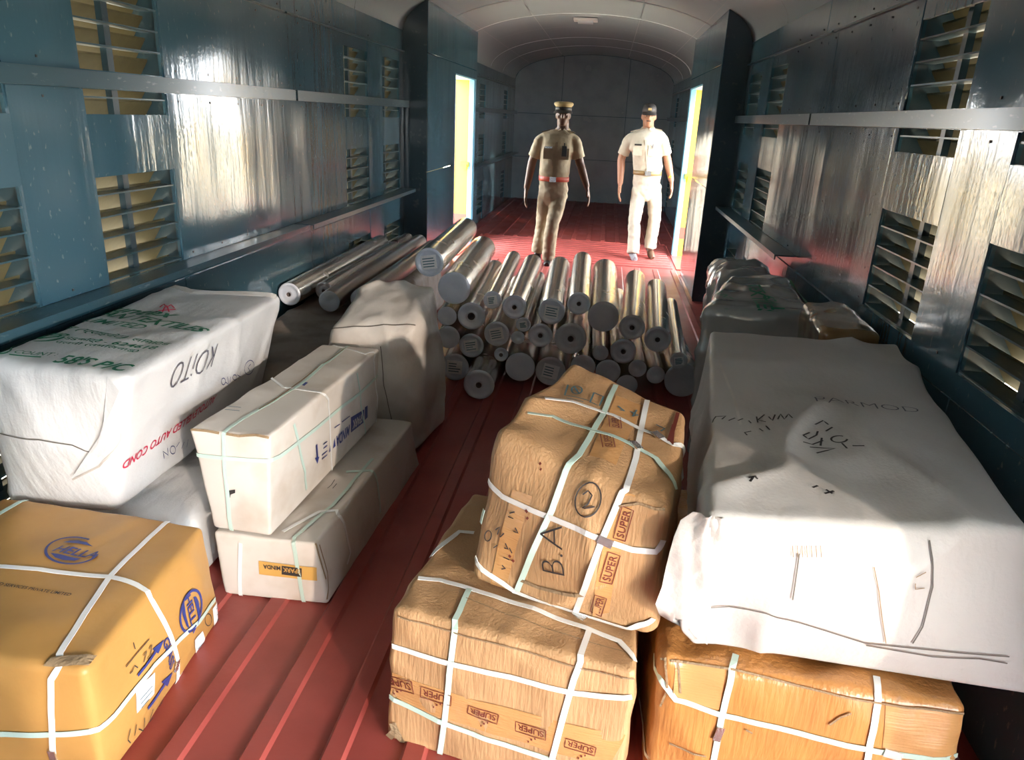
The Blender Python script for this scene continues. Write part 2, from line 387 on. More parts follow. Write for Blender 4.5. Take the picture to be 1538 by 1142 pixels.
for y in (8.05, 9.30, 11.9, 13.2):      # cover straps over the cross seams
    A = arc_pts(0.05, math.pi - 0.05, 30, -0.006); B = arc_pts(0.05, math.pi - 0.05, 30, 0.004)
    MB().grid([[(x, y - 0.02, z) for x, z in B], [(x, y - 0.02, z) for x, z in A], [(x, y + 0.02, z) for x, z in A], [(x, y + 0.02, z) for x, z in B]], flip=True).build('seam_strap', 'ceiling_paint', ceil, True)

cl = empty('ceiling_vent', (-0.39, 9.7, 2.655), 'small rectangular vent fitting on the arched ceiling', 'vent')  # a ceiling vent, not a lamp
MB().box(-0.14, 0.14, -0.10, 0.10, -0.02, 0.005).build('base_plate', 'vent_plate', cl)
MB().box(-0.09, 0.09, -0.06, 0.06, -0.045, -0.02).build('lens', 'film_end_grey', cl)  # cover of the vent

# ------------------------------------------------------------------ far doorways with their door pockets
def far_door(n, X, s, nm):
    D = empty('door_%d' % n, (X, 8.7, 0), 'open doorway on the %s with steel door pocket and yellow jamb' % nm, kind='structure')
    xi = X + s * IN; xo = X - s * 0.06
    def L(mb): mb.v = [(a - X, b - 8.7, c) for a, b, c in mb.v]; return mb
    # end plate towards the camera, following the arch; the near one is coloured darker for its shade
    xs = [X + s * IN * k / 6 for k in range(7)]
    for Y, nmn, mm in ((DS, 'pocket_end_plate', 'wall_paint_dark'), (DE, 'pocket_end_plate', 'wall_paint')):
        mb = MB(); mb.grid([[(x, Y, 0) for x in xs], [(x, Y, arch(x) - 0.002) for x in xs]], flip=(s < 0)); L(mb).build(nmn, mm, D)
    # inner sheet of the pocket, two rows and a header over the opening
    zt = arch(xi) - 0.004
    def lsheet(nm2, a, b, z0, z1, seed, m='wall_paint', amp=0.004):
        o = sheet(nm2, a, b, z0, z1, xi, s, m, None, seed=seed, amp=amp)
        me = o.data
        for v in me.vertices: v.co.x -= X; v.co.y -= 8.7
        o.parent = D
    lsheet('pocket_panel', DS + 0.002, DP0, 0.02, 1.02, n); lsheet('pocket_panel', DS + 0.002, DP0, 1.026, 2.022, n + 2)
    lsheet('pocket_panel', DS + 0.002, DP0 - 0.03, 2.03, zt, n + 4, amp=0.002); lsheet('header_panel', DP0 - 0.024, DE, 2.03, zt, n + 6, amp=0.002)
    lsheet('header_panel', DP0 + 0.004, DE, 1.93, 2.022, n + 8, amp=0.001)
    a, b = sorted((X - s * 0.01, xi)); L(MB().box(a, b, DP0 - 0.004, DE, 1.915, 1.935)).build('header_plate', 'light_blue', D)
    a, b = sorted((xi, xi - s * 0.03)); L(MB().box(a, b, DP0 - 0.03, DP0, 0, 1.93)).build('jamb_post', 'wall_paint', D)
    # far jamb: blue post, yellow reveal with red band, latch
    a, b = sorted((xi, xi - s * 0.055)); L(MB().box(a, b, DP1, DE - 0.002, 0, 1.915)).build('jamb_post', 'light_blue', D)
    a, b = sorted((xi - s * 0.055, xo)); L(MB().box(a, b, DP1 + 0.012, DE - 0.002, 0.36, 1.915)).build('jamb_reveal', 'yellow_paint', D)
    L(MB().box(a, b, DP1 + 0.010, DE - 0.002, 0.22, 0.36)).build('jamb_band', 'red_band', D)
    L(MB().box(a, b, DP1 + 0.012, DE - 0.002, 0.0, 0.22)).build('jamb_reveal', 'yellow_paint', D)
    c = xi - s * 0.09
    L(MB().box(c - 0.05, c + 0.05, DP1 - 0.03, DP1 + 0.012, 0.93, 0.99).box(c - 0.02, c + 0.03, DP1 - 0.05, DP1 - 0.03, 0.90, 0.96)).build('latch', 'latch_yellow', D)
    # sliding leaf, pushed back into the pocket
    c = X + s * 0.10
    L(MB().box(c - 0.02, c + 0.02, DS + 0.05, DP0 - 0.05, 0.03, 1.90)).build('sliding_leaf', 'yellow_paint', D)
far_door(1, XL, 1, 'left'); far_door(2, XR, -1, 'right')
for n, X, s, nm in ((3, XR, -1, 'right'),):
    D = empty('door_%d' % n, (X, 0, 0), 'wide open loading doorway on the %s beside the nearest parcels' % nm, kind='structure')
    for y in (ND0, ND1 - 0.04):
        a, b = sorted((-s * 0.06, s * 0.03)); MB().box(a, b, y, y + 0.04, 0, DH).build('jamb_post', 'light_blue', D)
    a, b = sorted((-s * 0.06, s * 0.03)); MB().box(a, b, ND0, ND1, DH - 0.03, DH).build('header_plate', 'light_blue', D)
cn = empty('trim_90', (3.0, -1.5, 0), 'added canopy out of view outside the near doorway, blocking sky light', kind='structure')  # unseen canopy, added to cut sky fill and let the low sun pass
MB().hexa([(-1.45, -7, 2.78), (1.4, -7, 2.64), (-1.45, 6, 2.78), (1.4, 6, 2.64), (-1.45, -7, 2.83), (1.4, -7, 2.69), (-1.45, 6, 2.83), (1.4, 6, 2.69)]).build('sky_blocker_roof', 'platform', cn)
for y in (-6.5, 5.5): MB().box(1.1, 1.22, y, y + 0.12, -0.40, 2.66).build('sky_blocker_post', 'steel_dark', cn)
g = MB().box(-80, 80, -80, 80, -0.42, -0.40).build('ground', 'platform'); tag(g, 'pale concrete platform outside the doorways', kind='structure')

# ------------------------------------------------------------------ parcels
FACES = {'front': lambda s, t: (s, 0.0, t), 'back': lambda s, t: (1 - s, 1.0, t), 'right': lambda s, t: (1.0, s, t),
         'left': lambda s, t: (0.0, 1 - s, t), 'top': lambda s, t: (s, t, 1.0), 'bottom': lambda s, t: (1 - s, t, 0.0)}
class Parcel:
    """a soft box: eight corners, rounded edges, bulging faces and a noise for dents and folds"""
    def __init__(self, name, label, cat, bot, top, m, r=0.02, bulge=0.02, amp=0.006, freq=5.0, fold=0.0, ffreq=3.0, fstretch=(1, 1, 1), seed=0.0, n=36, group=None, extra=None, bul=None):
        b = [Vector(p) for p in bot]; t = [Vector(p) for p in top]
        self.C = [b[0], b[1], b[3], b[2], t[0], t[1], t[3], t[2]]   # index u + 2v + 4w
        self.dim = Vector((((b[1] - b[0]).length + (b[2] - b[3]).length) / 2, ((b[3] - b[0]).length + (b[2] - b[1]).length) / 2,
                           sum((t[i] - b[i]).length for i in range(4)) / 4))
        self.ax = [((b[1] - b[0]) + (b[2] - b[3])).normalized(), ((b[3] - b[0]) + (b[2] - b[1])).normalized(), sum(((t[i] - b[i]) for i in range(4)), Vector()).normalized()]
        self.r = r; self.bulge = bulge; self.amp = amp; self.freq = freq; self.fold = fold; self.ff = ffreq; self.fs = fstretch; self.seed = seed
        self.extra = extra; self.bul = bul or {}
        self.base = sum(b, Vector()) / 4; self.zmin = min(p.z for p in b)
        self.root = empty(name, self.base, label, cat, group)
        self.wrap = self._mesh(n, m)
    def P(self, u, v, w, off=0.0):
        D = self.dim; m = Vector((u * D.x, v * D.y, w * D.z)); r = min(self.r, min(D) * 0.45)
        c = Vector([min(max(m[i], r), D[i] - r) for i in range(3)]); d = m - c
        L = d.length
        dn = d / L if L > 1e-9 else Vector((0, 0, 0))
        q = c + dn * r
        q = Vector((q.x / D.x, q.y / D.y, q.z / D.z))
        p = Vector()
        for k in range(8):
            a = (q.x if k & 1 else 1 - q.x) * (q.y if k & 2 else 1 - q.y) * (q.z if k & 4 else 1 - q.z); p += self.C[k] * a
        nrm = (self.ax[0] * dn.x + self.ax[1] * dn.y + self.ax[2] * dn.z)
        nrm = nrm.normalized() if nrm.length > 1e-6 else nrm
        hu, hv, hw = 1 - (2 * q.x - 1) ** 2, 1 - (2 * q.y - 1) ** 2, 1 - (2 * q.z - 1) ** 2
        bl = self.bul
        fx = bl.get('right' if dn.x > 0 else 'left', self.bulge); fy = bl.get('back' if dn.y > 0 else 'front', self.bulge); fz = bl.get('top' if dn.z > 0 else 'bottom', 0.0 if dn.z < 0 else self.bulge)
        bu = fx * abs(dn.x) * hv * hw + fy * abs(dn.y) * hu * hw + fz * abs(dn.z) * hu * hv
        x, y, z = p; f = self.freq; s = self.seed
        nn = self.amp * (nz(x * f + s, y * f, z * f) + 0.5 * nz(x * f * 2.3 + s, y * f * 2.3, z * f * 2.3 + s))
        if self.fold:
            g = self.ff; a = nz((x * self.fs[0]) * g + s + 0.6 * nz(x * 3, y * 3, z * 3), y * self.fs[1] * g, z * self.fs[2] * g + s)
            nn += self.fold * ((1 - min(1, abs(a) * 3.0)) ** 2 - 0.25)
        if dn.z < 0: nn *= max(0, 1 + 1.5 * dn.z)
        p = p + nrm * (bu + nn + off)
        if self.extra: p = self.extra(self, u, v, w, p)
        if p.z < self.zmin + 0.0005: p.z = self.zmin + 0.0005
        return p
    def F(self, face, s, t, off=0.0): return self.P(*FACES[face](min(max(s, 0), 1), min(max(t, 0), 1)), off)
    def N(self, face, s, t):
        e = 0.01; a = self.F(face, s + e, t) - self.F(face, s - e, t); b = self.F(face, s, t + e) - self.F(face, s, t - e)
        n = a.cross(b)
        if face in ('bottom', ): n = -n
        return n.normalized() if n.length > 1e-9 else Vector((0, 0, 1))
    def _mesh(self, n, m):
        D = self.dim; mx = max(D); cnt = [max(8, int(n * D[i] / mx)) for i in range(3)]
        def ts(k):
            c = cnt[k]; e = min(self.r, min(D) * 0.45) / D[k]
            return [0, e * 0.35, e * 0.7] + [e + (1 - 2 * e) * i / c for i in range(c + 1)] + [1 - e * 0.7, 1 - e * 0.35, 1]
        T = [ts(0), ts(1), ts(2)]; idx = {}; V = []; Fc = []
        def vid(u, v, w):
            k = (round(u, 5), round(v, 5), round(w, 5))
            if k not in idx: idx[k] = len(V); V.append(tuple(self.P(u, v, w) - self.base))
            return idx[k]
        for ax in range(3):
            a, b = [i for i in range(3) if i != ax]
            for side in (0.0, 1.0):
                for i in range(len(T[a]) - 1):
                    for j in range(len(T[b]) - 1):
                        q = []
                        for (ii, jj) in ((i, j), (i + 1, j), (i + 1, j + 1), (i, j + 1)):
                            c = [0, 0, 0]; c[ax] = side; c[a] = T[a][ii]; c[b] = T[b][jj]; q.append(vid(*c))
                        flip = (side == 0.0) != (ax == 1)
                        Fc.append(tuple(q[::-1] if flip else q))
        me = bpy.data.meshes.new('wrapping'); me.from_pydata(V, [], Fc); me.update()
        nm = 'carton' if m.startswith('card') or m.startswith('tape') else 'wrapping'
        return link(nm, me, m, self.root, True)
    def st(self, face, px, py):
        """surface coordinates of the point of this face that lies on the ray through a photo pixel"""
        s, t = 0.5, 0.5; tg = np.array([px, py], float)
        for it in range(25):
            e = 0.02
            f0 = proj(self.flat(face, s, t)); fs = proj(self.flat(face, s + e, t)); ft = proj(self.flat(face, s, t + e))
            J = np.stack([(fs - f0) / e, (ft - f0) / e], 1)
            try: d = np.linalg.solve(J, tg - f0)
            except Exception: break
            d = np.clip(d, -0.3, 0.3); s += d[0]; t += d[1]
            if abs(d[0]) + abs(d[1]) < 1e-3: break
        return s, t
    def flat(self, face, s, t):
        """smooth extension of a face beyond its edges, used for the pixel solve"""
        S, T = min(max(s, 0.02), 0.98), min(max(t, 0.02), 0.98)
        p = self.F(face, S, T)
        if S != s: p = p + (self.F(face, S, T) - self.F(face, S + (0.1 if s < S else -0.1), T)) * (abs(s - S) / 0.1)
        if T != t: p = p + (self.F(face, S, T) - self.F(face, S, T + (0.1 if t < T else -0.1))) * (abs(t - T) / 0.1)
        return p
    def child(self, name, mb, m, smooth=False):
        mb.v = [tuple(Vector(p) - self.base) for p in mb.v]
        return mb.build(name, m, self.root, smooth)
    def path(self, pts, step=0.03, off=0.003):
        """points and normals along a run over the surface, going round the edges between faces"""
        out = []; prev = None
        for it in pts:
            s, t = self.st(*it)
            q = Vector(FACES[it[0]](min(max(s, 0), 1), min(max(t, 0), 1)))
            if prev is not None:
                n = max(2, int((q - prev).length / step))
                for k in range(1, n + 1): out.append(self.cube(prev.lerp(q, k / n), off))
            else: out.append(self.cube(q, off))
            prev = q
        return out
    def cube(self, q, off):
        c = q - Vector((0.5, 0.5, 0.5)); m = max(abs(v) for v in c); c = c * (0.5 / m) if m > 1e-6 else c
        u = [min(max(v + 0.5, 0), 1) for v in c]; a = self.P(*u); b = self.P(*u, 0.01); n = (b - a)
        n = n.normalized() if n.length > 1e-9 else Vector((0, 0, 1))
        return a + n * off, n
    def band(self, pts, width=0.014, m='strap_white', off=0.003, name='strap', th=0.0012):
        P = self.path(pts, off=off); rows = []
        for i, (p, n) in enumerate(P):
            d = P[min(i + 1, len(P) - 1)][0] - P[max(i - 1, 0)][0]
            if d.length < 1e-6: continue
            sd = d.normalized().cross(n)
            if sd.length < 1e-6: continue
            sd = sd.normalized() * width / 2
            rows.append([p - sd, p - sd + n * th, p + sd + n * th, p + sd])
        if len(rows) < 2: return None
        return self.child(name, MB().grid(rows), m)
    def buckle(self, face, px, py, L=0.03, W=0.018, ang=0.0, m='silver'):
        s, t = self.st(face, px, py); p = self.F(face, s, t, 0.006); n = self.N(face, s, t)
        a = (self.F(face, s + 0.02, t) - self.F(face, s - 0.02, t)).normalized(); b = n.cross(a)
        c, sn = math.cos(ang), math.sin(ang); u = (a * c + b * sn) * L / 2; v = (b * c - a * sn) * W / 2; h = n * 0.002
        return self.child('strap_buckle', MB().hexa([p - u - v - h, p + u - v - h, p - u + v - h, p + u + v - h, p - u - v + h, p + u - v + h, p - u + v + h, p + u + v + h]), m)
    def patch(self, face, quad, m, name='tape', off=0.0022, n=8, px=True):
        """a sheet stuck on a face; quad = 4 photo pixels (bottom-left, bottom-right, top-right, top-left)"""
        q = [self.st(face, *p) for p in quad] if px else quad
        G = []
        for i in range(n + 1):
            row = []
            for j in range(n + 1):
                a, b = i / n, j / n
                s = (q[0][0] * (1 - a) + q[1][0] * a) * (1 - b) + (q[3][0] * (1 - a) + q[2][0] * a) * b
                t = (q[0][1] * (1 - a) + q[1][1] * a) * (1 - b) + (q[3][1] * (1 - a) + q[2][1] * a) * b
                row.append(self.F(face, s, t, off))
            G.append(row)
        return self.child(name, MB().grid(G), m, True)
    def text(self, face, body, p0, p1, p2=None, m='ink_black', bold=0.0, shear=0.0, off=0.0034, name='printed_text', asp=1.0):
        """lettering along the baseline from p0 to p1 (photo pixels), true to the letters' proportions on the face"""
        V, Fc = text_mesh(body, bold, shear)
        if not V: return None
        w = max(v[0] for v in V)
        a = np.array(self.st(face, *p0)); b = np.array(self.st(face, *p1)); e = 0.03
        c = (a + b) / 2; c = np.clip(c, 0.05, 0.95)
        ds = np.array(self.F(face, c[0] + e, c[1]) - self.F(face, c[0] - e, c[1])) / (2 * e); dt = np.array(self.F(face, c[0], c[1] + e) - self.F(face, c[0], c[1] - e)) / (2 * e)
        base = ds * (b - a)[0] + dt * (b - a)[1]; N = np.cross(ds, dt); N /= np.linalg.norm(N)
        if face == 'bottom': N = -N
        up = np.cross(N, base) / w * asp; J = np.stack([ds, dt], 1); us = np.linalg.lstsq(J, up, rcond=None)[0]
        mb = MB(); mb.f = Fc
        for x, y in V:
            q = a + (b - a) * x / w + us * y; mb.v.append(self.F(face, q[0], q[1], off))
        return self.child(name, mb, m)
    def ink(self, face, strokes, width=0.004, m='ink_black', name='handwriting', off=0.0042):
        """pen strokes given as photo-pixel polylines"""
        mb = MB()
        for st in strokes:
            P = self.path([(face, *p) for p in st], step=0.04, off=off); rows = []
            for i, (p, n) in enumerate(P):
                d = P[min(i + 1, len(P) - 1)][0] - P[max(i - 1, 0)][0]
                if d.length < 1e-7: continue
                sd = d.normalized().cross(n)
                if sd.length < 1e-6: continue
                sd = sd.normalized() * width / 2; rows.append([p - sd, p + sd])
            if len(rows) > 1: mb.grid(rows)
        o = self.child(name, mb, m) if mb.v else None
        if o and len(strokes) > 1: o['kind'] = 'stuff'
        return o
TCACHE = {}
def text_mesh(body, bold, shear):
    k = (body, bold, shear)
    if k in TCACHE: return TCACHE[k]
    cu = bpy.data.curves.new('t', 'FONT'); cu.body = body; cu.size = 1.0; cu.offset = bold; cu.shear = shear; cu.resolution_u = 3
    o = bpy.data.objects.new('t', cu); COL.objects.link(o)
    dg = bpy.context.evaluated_depsgraph_get(); me = o.evaluated_get(dg).to_mesh()
    bm = bmesh.new(); bm.from_mesh(me); bmesh.ops.triangulate(bm, faces=bm.faces[:])
    for _ in range(2):
        es = [e for e in bm.edges if e.calc_length() > 0.30]
        if es: bmesh.ops.subdivide_edges(bm, edges=es, cuts=1); bmesh.ops.triangulate(bm, faces=[f for f in bm.faces if len(f.verts) > 3])
    bm.verts.index_update(); x0 = min((v.co.x for v in bm.verts), default=0)
    V = [(v.co.x - x0, v.co.y) for v in bm.verts]; Fc = [tuple(v.index for v in f.verts) for f in bm.faces]
    bm.free(); o.evaluated_get(dg).to_mesh_clear(); bpy.data.objects.remove(o); bpy.data.curves.remove(cu)
    TCACHE[k] = (V, Fc); return V, Fc
def poly(P, face, pts, m, name='printed_logo', off=0.003):
    mb = MB(); c = np.mean(np.array(pts, float), 0)
    q = [P.st(face, *c)] + [P.st(face, *p) for p in pts]
    mb.v = [P.F(face, s, t, off) for s, t in q]; n = len(pts)
    mb.f = [(0, 1 + i, 1 + (i + 1) % n) for i in range(n)]
    return P.child(name, mb, m)
def circle_px(cx, cy, rx, ry, a0=0, a1=360, n=20, rot=0.0):
    c, s = math.cos(math.radians(rot)), math.sin(math.radians(rot)); out = []
    for k in range(n + 1):
        a = math.radians(a0 + (a1 - a0) * k / n); x, y = rx * math.cos(a), ry * math.sin(a); out.append((cx + x * c - y * s, cy + x * s + y * c))
    return out

# --- mustard carton with round headlamp logo, front left
hella = Parcel('strapped_carton', 'mustard brown carton marked HELLA, banded with white straps, on the red floor', 'carton',
    [(-1.80, 1.20, 0), (-1.062, 1.21, 0), (-1.095, 1.83, 0), (-1.80, 1.86, 0)],
    [(-1.80, 1.20, 0.342), (-1.062, 1.212, 0.338), (-1.105, 1.815, 0.350), (-1.80, 1.86, 0.350)],
    'card_mustard', r=0.018, bulge=0.018, amp=0.007, freq=5, fold=0.006, ffreq=2.4, seed=1.5, bul={'right': 0.03, 'front': 0.012, 'top': 0.012})
W = 0.015
hella.band([('top', -60, 852), ('top', 60, 857), ('top', 165, 868), ('top', 205, 880), ('right', 225, 900), ('right', 250, 945), ('right', 265, 990), ('right', 262, 1030), ('right', 256, 1075)], W)
hella.band([('top', 252, 784), ('top', 165, 868), ('top', 90, 984), ('front', 78, 1020), ('front', 79, 1080), ('front', 82, 1150)], W)
hella.band([('top', 42, 749), ('top', -5, 776), ('top', -40, 805)], W, 'strap_green')
hella.band([('front', -60, 1104), ('front', 60, 1103), ('front', 135, 1098), ('right', 160, 1085), ('right', 230, 1000), ('right', 322, 900)], W, 'strap_green')
hella.buckle('right', 263, 1000, ang=1.2); hella.buckle('front', 81, 1132, ang=1.57)
hella.text('top', 'HELLA', (78, 829), (141, 840), (81.5, 817.5), 'ink_blue', 0.02, 0.2)
hella.ink('top', [circle_px(109, 829, 40, 20, 20, 310, 30, -2)], 0.007, 'ink_blue', 'printed_logo')
poly(hella, 'top', [(95, 816), (105, 813.5), (118, 813), (130, 816), (140, 822.5), (118, 818)], 'ink_blue')
poly(hella, 'top', [(76, 832), (90, 834), (106, 838), (122, 841), (112, 844), (95, 843), (83, 839)], 'ink_blue')
hella.text('top', 'PARTS AND SERVICES PRIVATE LIMITED', (-40, 875), (105, 897), (-39.5, 870.5), 'ink_black', 0.01)
hella.text('right', 'HELLA', (276, 900), (289, 952), (286, 894), 'ink_blue', 0.02, 0.2)
hella.ink('right', [circle_px(285, 918, 15, 32, 0, 360, 30, 12)], 0.008, 'ink_blue', 'printed_logo')
poly(hella, 'right', [(271, 908), (273, 925), (279, 941), (284, 946), (278, 925), (275, 903)], 'ink_blue')
poly(hella, 'right', [(289, 897), (294, 915), (297, 930), (299, 918), (297, 903), (293, 896)], 'ink_blue')
hella.text('right', 'GLASS', (243, 966), (254, 1008), (249, 963), 'ink_blue', 0.02)
for a, b in (((205, 1015), (245, 961)), ((220, 1065), (258, 1010))):
    a = np.array(a, float); b = np.array(b, float); d = (b - a); n = np.array([-d[1], d[0]]) / np.hypot(*d); h = b - d * 0.33
    hella.ink('right', [[tuple(a), tuple(h)]], 0.009, 'ink_blue', 'printed_arrow'); poly(hella, 'right', [tuple(b), tuple(h + n * 5.5), tuple(h - n * 5.5)], 'ink_blue', 'printed_arrow')
hella.patch('right', [(204, 1072), (230, 1042), (231, 1010), (202, 1035)], 'paper', 'shipping_label', 0.003)
hella.patch('right', [(293, 987), (308, 970), (303, 948), (291, 962)], 'paper', 'shipping_label', 0.003)
hella.patch('right', [(321, 952), (340, 922), (333, 893), (318, 915)], 'paper', 'shipping_label', 0.003)
hella.ink('right', [[(208, 1052), (227, 1030)], [(209, 1058), (227, 1037)], [(210, 1064), (222, 1050)], [(295, 975), (304, 965)], [(296, 980), (306, 968)], [(323, 915), (332, 902)], [(324, 924), (334, 908)], [(325, 934), (336, 916)], [(326, 942), (338, 922)]], 0.0025, 'ink_teal', 'label_print', 0.0045)
hella.ink('right', [[(222, 975), (226, 968), (224, 985), (220, 990)], [(213, 985), (218, 978), (214, 995)], [(205, 1003), (200, 1000), (197, 1008), (193, 1012)], [(187, 1002), (222, 960)], [(198, 965), (201, 975)],
    [(240, 1055), (237, 1064), (243, 1050)], [(228, 1065), (222, 1085), (232, 1078)], [(215, 1078), (213, 1098), (206, 1095)], [(203, 1088), (200, 1105)], [(194, 1095), (190, 1112), (194, 1116)], circle_px(311, 931, 5, 9)], 0.003, 'ink_black')
hella.patch('top', [(60, 1003), (150, 1000), (150, 985), (80, 990)], 'card_torn', 'torn_flap', 0.006)

# --- white bale and the one beneath it
def gun_extra(p, u, v, w, q):
    if w < 0.5 and v < 0.3: q.y += 0.10 * (0.5 - w) * (0.3 - v) / 0.3
    return q
under = Parcel('white_bale', 'white woven bale lying flat under the printed Guntex bale', 'bale',
    [(-1.82, 1.98, 0), (-1.24, 1.98, 0), (-1.24, 2.88, 0), (-1.82, 2.88, 0)], [(-1.82, 1.96, 0.272), (-1.25, 1.96, 0.262), (-1.25, 2.88, 0.272), (-1.82, 2.88, 0.272)],
    'woven_white', r=0.06, bulge=0.0, amp=0.006, freq=6, fold=0.008, seed=4)
gun = Parcel('white_bale', 'white woven bale printed with green Guntex lettering, red and black text on its side', 'bale',
    [(-1.835, 1.90, 0.288), (-1.46, 1.92, 0.288), (-1.47, 2.98, 0.288), (-1.80, 2.98, 0.288)],
    [(-1.735, 1.80, 0.828), (-1.25, 1.765, 0.828), (-1.252, 2.80, 0.828), (-1.738, 2.79, 0.828)],
    'woven_white', r=0.035, bulge=0.0, amp=0.005, freq=4, fold=0.009, ffreq=3.2, fstretch=(1, 1, 0.5), seed=9, n=48, bul={'front': 0.05, 'right': 0.015, 'top': 0.0})
G = 'ink_green'
gun.text('top', 'Guntex', (147, 472), (258, 479), None, G, 0.02, 0.35)
gun.text('top', 'EDAYARUPPAN TEXTILES', (62, 477), (296, 500), None, G, 0.02, asp=1.2)
gun.text('top', 'PVT LIMITED', (88, 485), (209, 496), (96, 480), G, 0.006, 0.2)
gun.text('top', 'टेक्सटाइल्स (प्राइवेट)', (40, 490), (184, 510), None, G, 0.008, asp=0.7); gun.text('top', 'लिमिटेड', (196, 512), (252, 520), None, G, 0.008, asp=0.7)
gun.text('top', 'KEERATHUR', (2, 497), (88, 508), None, G, 0.012, 0.1, asp=0.8); gun.text('top', 'पुदुकोट्टै -', (96, 509), (158, 517), None, G, 0.008, asp=0.7); gun.text('top', '624618', (166, 518), (232, 526), None, G, 0.015, 0.1, asp=0.8)
gun.text('top', 'PANI (T.N)', (-30, 504), (72, 515), None, G, 0.012, 0.1, asp=0.8); gun.text('top', 'पलनी (तमिलनाडु)', (80, 516), (206, 530), None, G, 0.008, asp=0.6)
gun.text('top', 'COUNT :', (20, 531), (84, 536), (26, 524), G, 0.006, 0.2)
gun.ink('top', [[(14, 534), (62, 538)]], 0.005, G, 'printed_line'); gun.ink('top', [circle_px(0, 524, 18, 9)], 0.005, G, 'printed_ring')
gun.text('top', "58'S P/C", (78, 545), (184, 559), None, G, 0.02, 0.1, asp=1.25)
gun.ink('top', [[(240, 463), (246, 458), (251, 463), (257, 459), (262, 464)], [(238, 468), (264, 466)], [(244, 470), (250, 460), (254, 470)]], 0.005, 'ink_red', 'printed_emblem')
gun.text('right', 'AUTOLEVELLED AUTO COND', (325, 592), (186, 693), None, 'ink_red', 0.015, asp=1.35)
gun.text('right', 'KOiTO', (326, 515), (262, 547), None, 'ink_pen', -0.018, 0.0, 0.005, 'handwriting', 1.5)
gun.ink('right', [circle_px(373, 552, 7, 11, 0, 360, 14, 15), [(375, 547), (371, 552), (374, 558)], [(360, 558), (357, 570)], [(360, 566), (355, 563)], circle_px(351, 567, 3, 4), [(345, 566), (344, 574)], [(340, 566), (342, 578), (337, 574)], circle_px(334, 573, 3, 5)], 0.003, 'ink_blue')
gun.ink('right', [[(281, 660), (279, 672)], [(275, 664), (271, 674)], [(268, 664), (263, 672)], circle_px(258, 676, 4, 6), [(250, 673), (251, 684), (243, 678), (245, 689)]], 0.003, 'ink_blue')
gun.band([('top', 245, 432), ('top', 290, 440), ('top', 415, 447)], 0.03, 'woven_dull', 0.002, 'seam_fold')
gun.ink('front', [[(0, 650), (60, 660), (110, 668), (150, 682)]], 0.004, 'thread', 'stitched_seam')
poly(gun, 'front', [(164, 566), (180, 585), (193, 608), (188, 640), (165, 672), (135, 700), (112, 716), (122, 700), (150, 668), (160, 630)], 'woven_white', 'wrapper_fold', 0.012)
gun.ink('front', [[(188, 600), (185, 660), (150, 700), (110, 720)]], 0.006, 'woven_dull', 'fold_edge')

# --- two long white cartons
mlow = Parcel('long_carton', 'long white carton with ochre MINDA label, beneath the other white carton', 'carton',
    [(-1.142, 1.955, 0), (-0.79, 1.965, 0), (-0.745, 3.03, 0), (-1.11, 3.03, 0)], [(-1.155, 1.945, 0.243), (-0.815, 1.945, 0.243), (-0.765, 2.98, 0.24), (-1.12, 2.98, 0.243)],
    'card_white', r=0.012, bulge=0.008, amp=0.005, freq=5, fold=0.003, seed=12, bul={'top': 0.0})
mup = Parcel('long_carton', 'long white carton with blue MINDA print, stacked on the lower white carton', 'carton',
    [(-1.155, 1.950, 0.2545), (-0.958, 1.938, 0.2545), (-0.905, 2.90, 0.2545), (-1.11, 2.90, 0.2545)], [(-1.200, 1.945, 0.600), (-0.945, 1.953, 0.600), (-0.885, 2.90, 0.597), (-1.138, 2.89, 0.597)],
    'card_white', r=0.012, bulge=0.006, amp=0.006, freq=4, fold=0.004, seed=15, n=44)
mlow.patch('front', [(390, 862), (477, 872), (476, 852), (389, 842)], 'label_ochre', 'carton_label', 0.003)
mlow.text('front', 'MINDA', (422, 850), (396, 847), None, 'ink_black', 0.03, off=0.005, asp=1.2)
poly(mlow, 'front', [(424, 849), (454, 853), (454, 866), (424, 862)], 'ink_black', off=0.0045)
mlow.text('front', 'SPARK', (452, 854), (426, 851), None, 'label_ochre', 0.015, off=0.007, asp=1.2)
S2 = 0.013
mlow.band([('top', 560, 690), ('top', 500, 760), ('top', 443, 808), ('front', 444, 830), ('front', 450, 865), ('front', 459, 908)], S2, 'strap_green')
mlow.band([('top', 425, 800), ('top', 480, 770), ('top', 506, 768), ('right', 515, 785), ('right', 525, 830), ('right', 520, 848)], S2, 'strap_white')
mlow.band([('top', 520, 710), ('top', 555, 708), ('right', 565, 720), ('right', 570, 770)], S2, 'strap_green')
mlow.band([('front', 362, 815), ('front', 364, 898)], S2, 'strap_white')
mlow.ink('right', [[(472, 815), (488, 870)], [(478, 818), (490, 860), (489, 905)]], 0.006, 'card_torn', 'torn_edge')
mlow.ink('top', [[(492, 735), (498, 730), (503, 722)], [(500, 735), (506, 728)]], 0.003, 'ink_black')
mup.band([('top', 530, 515), ('top', 450, 580), ('top', 336, 650), ('front', 337, 665), ('front', 340, 720), ('front', 349, 798)], S2, 'strap_green')
mup.band([('front', 287, 681), ('front', 340, 688), ('front', 402, 692), ('right', 420, 685), ('right', 490, 630), ('right', 576, 553)], S2, 'strap_green')
mup.band([('top', 395, 570), ('top', 425, 583), ('top', 483, 592), ('right', 492, 600), ('right', 495, 660), ('right', 498, 730)], 0.010, 'strap_white')
mup.band([('right', 440, 637), ('right', 452, 690), ('right', 459, 735)], S2, 'strap_green')
mup.band([('top', 500, 520), ('top', 548, 533), ('right', 560, 540), ('right', 566, 600), ('right', 566, 655)], 0.010, 'strap_white')
mup.band([('right', 535, 560), ('right', 541, 610), ('right', 543, 680)], 0.010, 'strap_green')
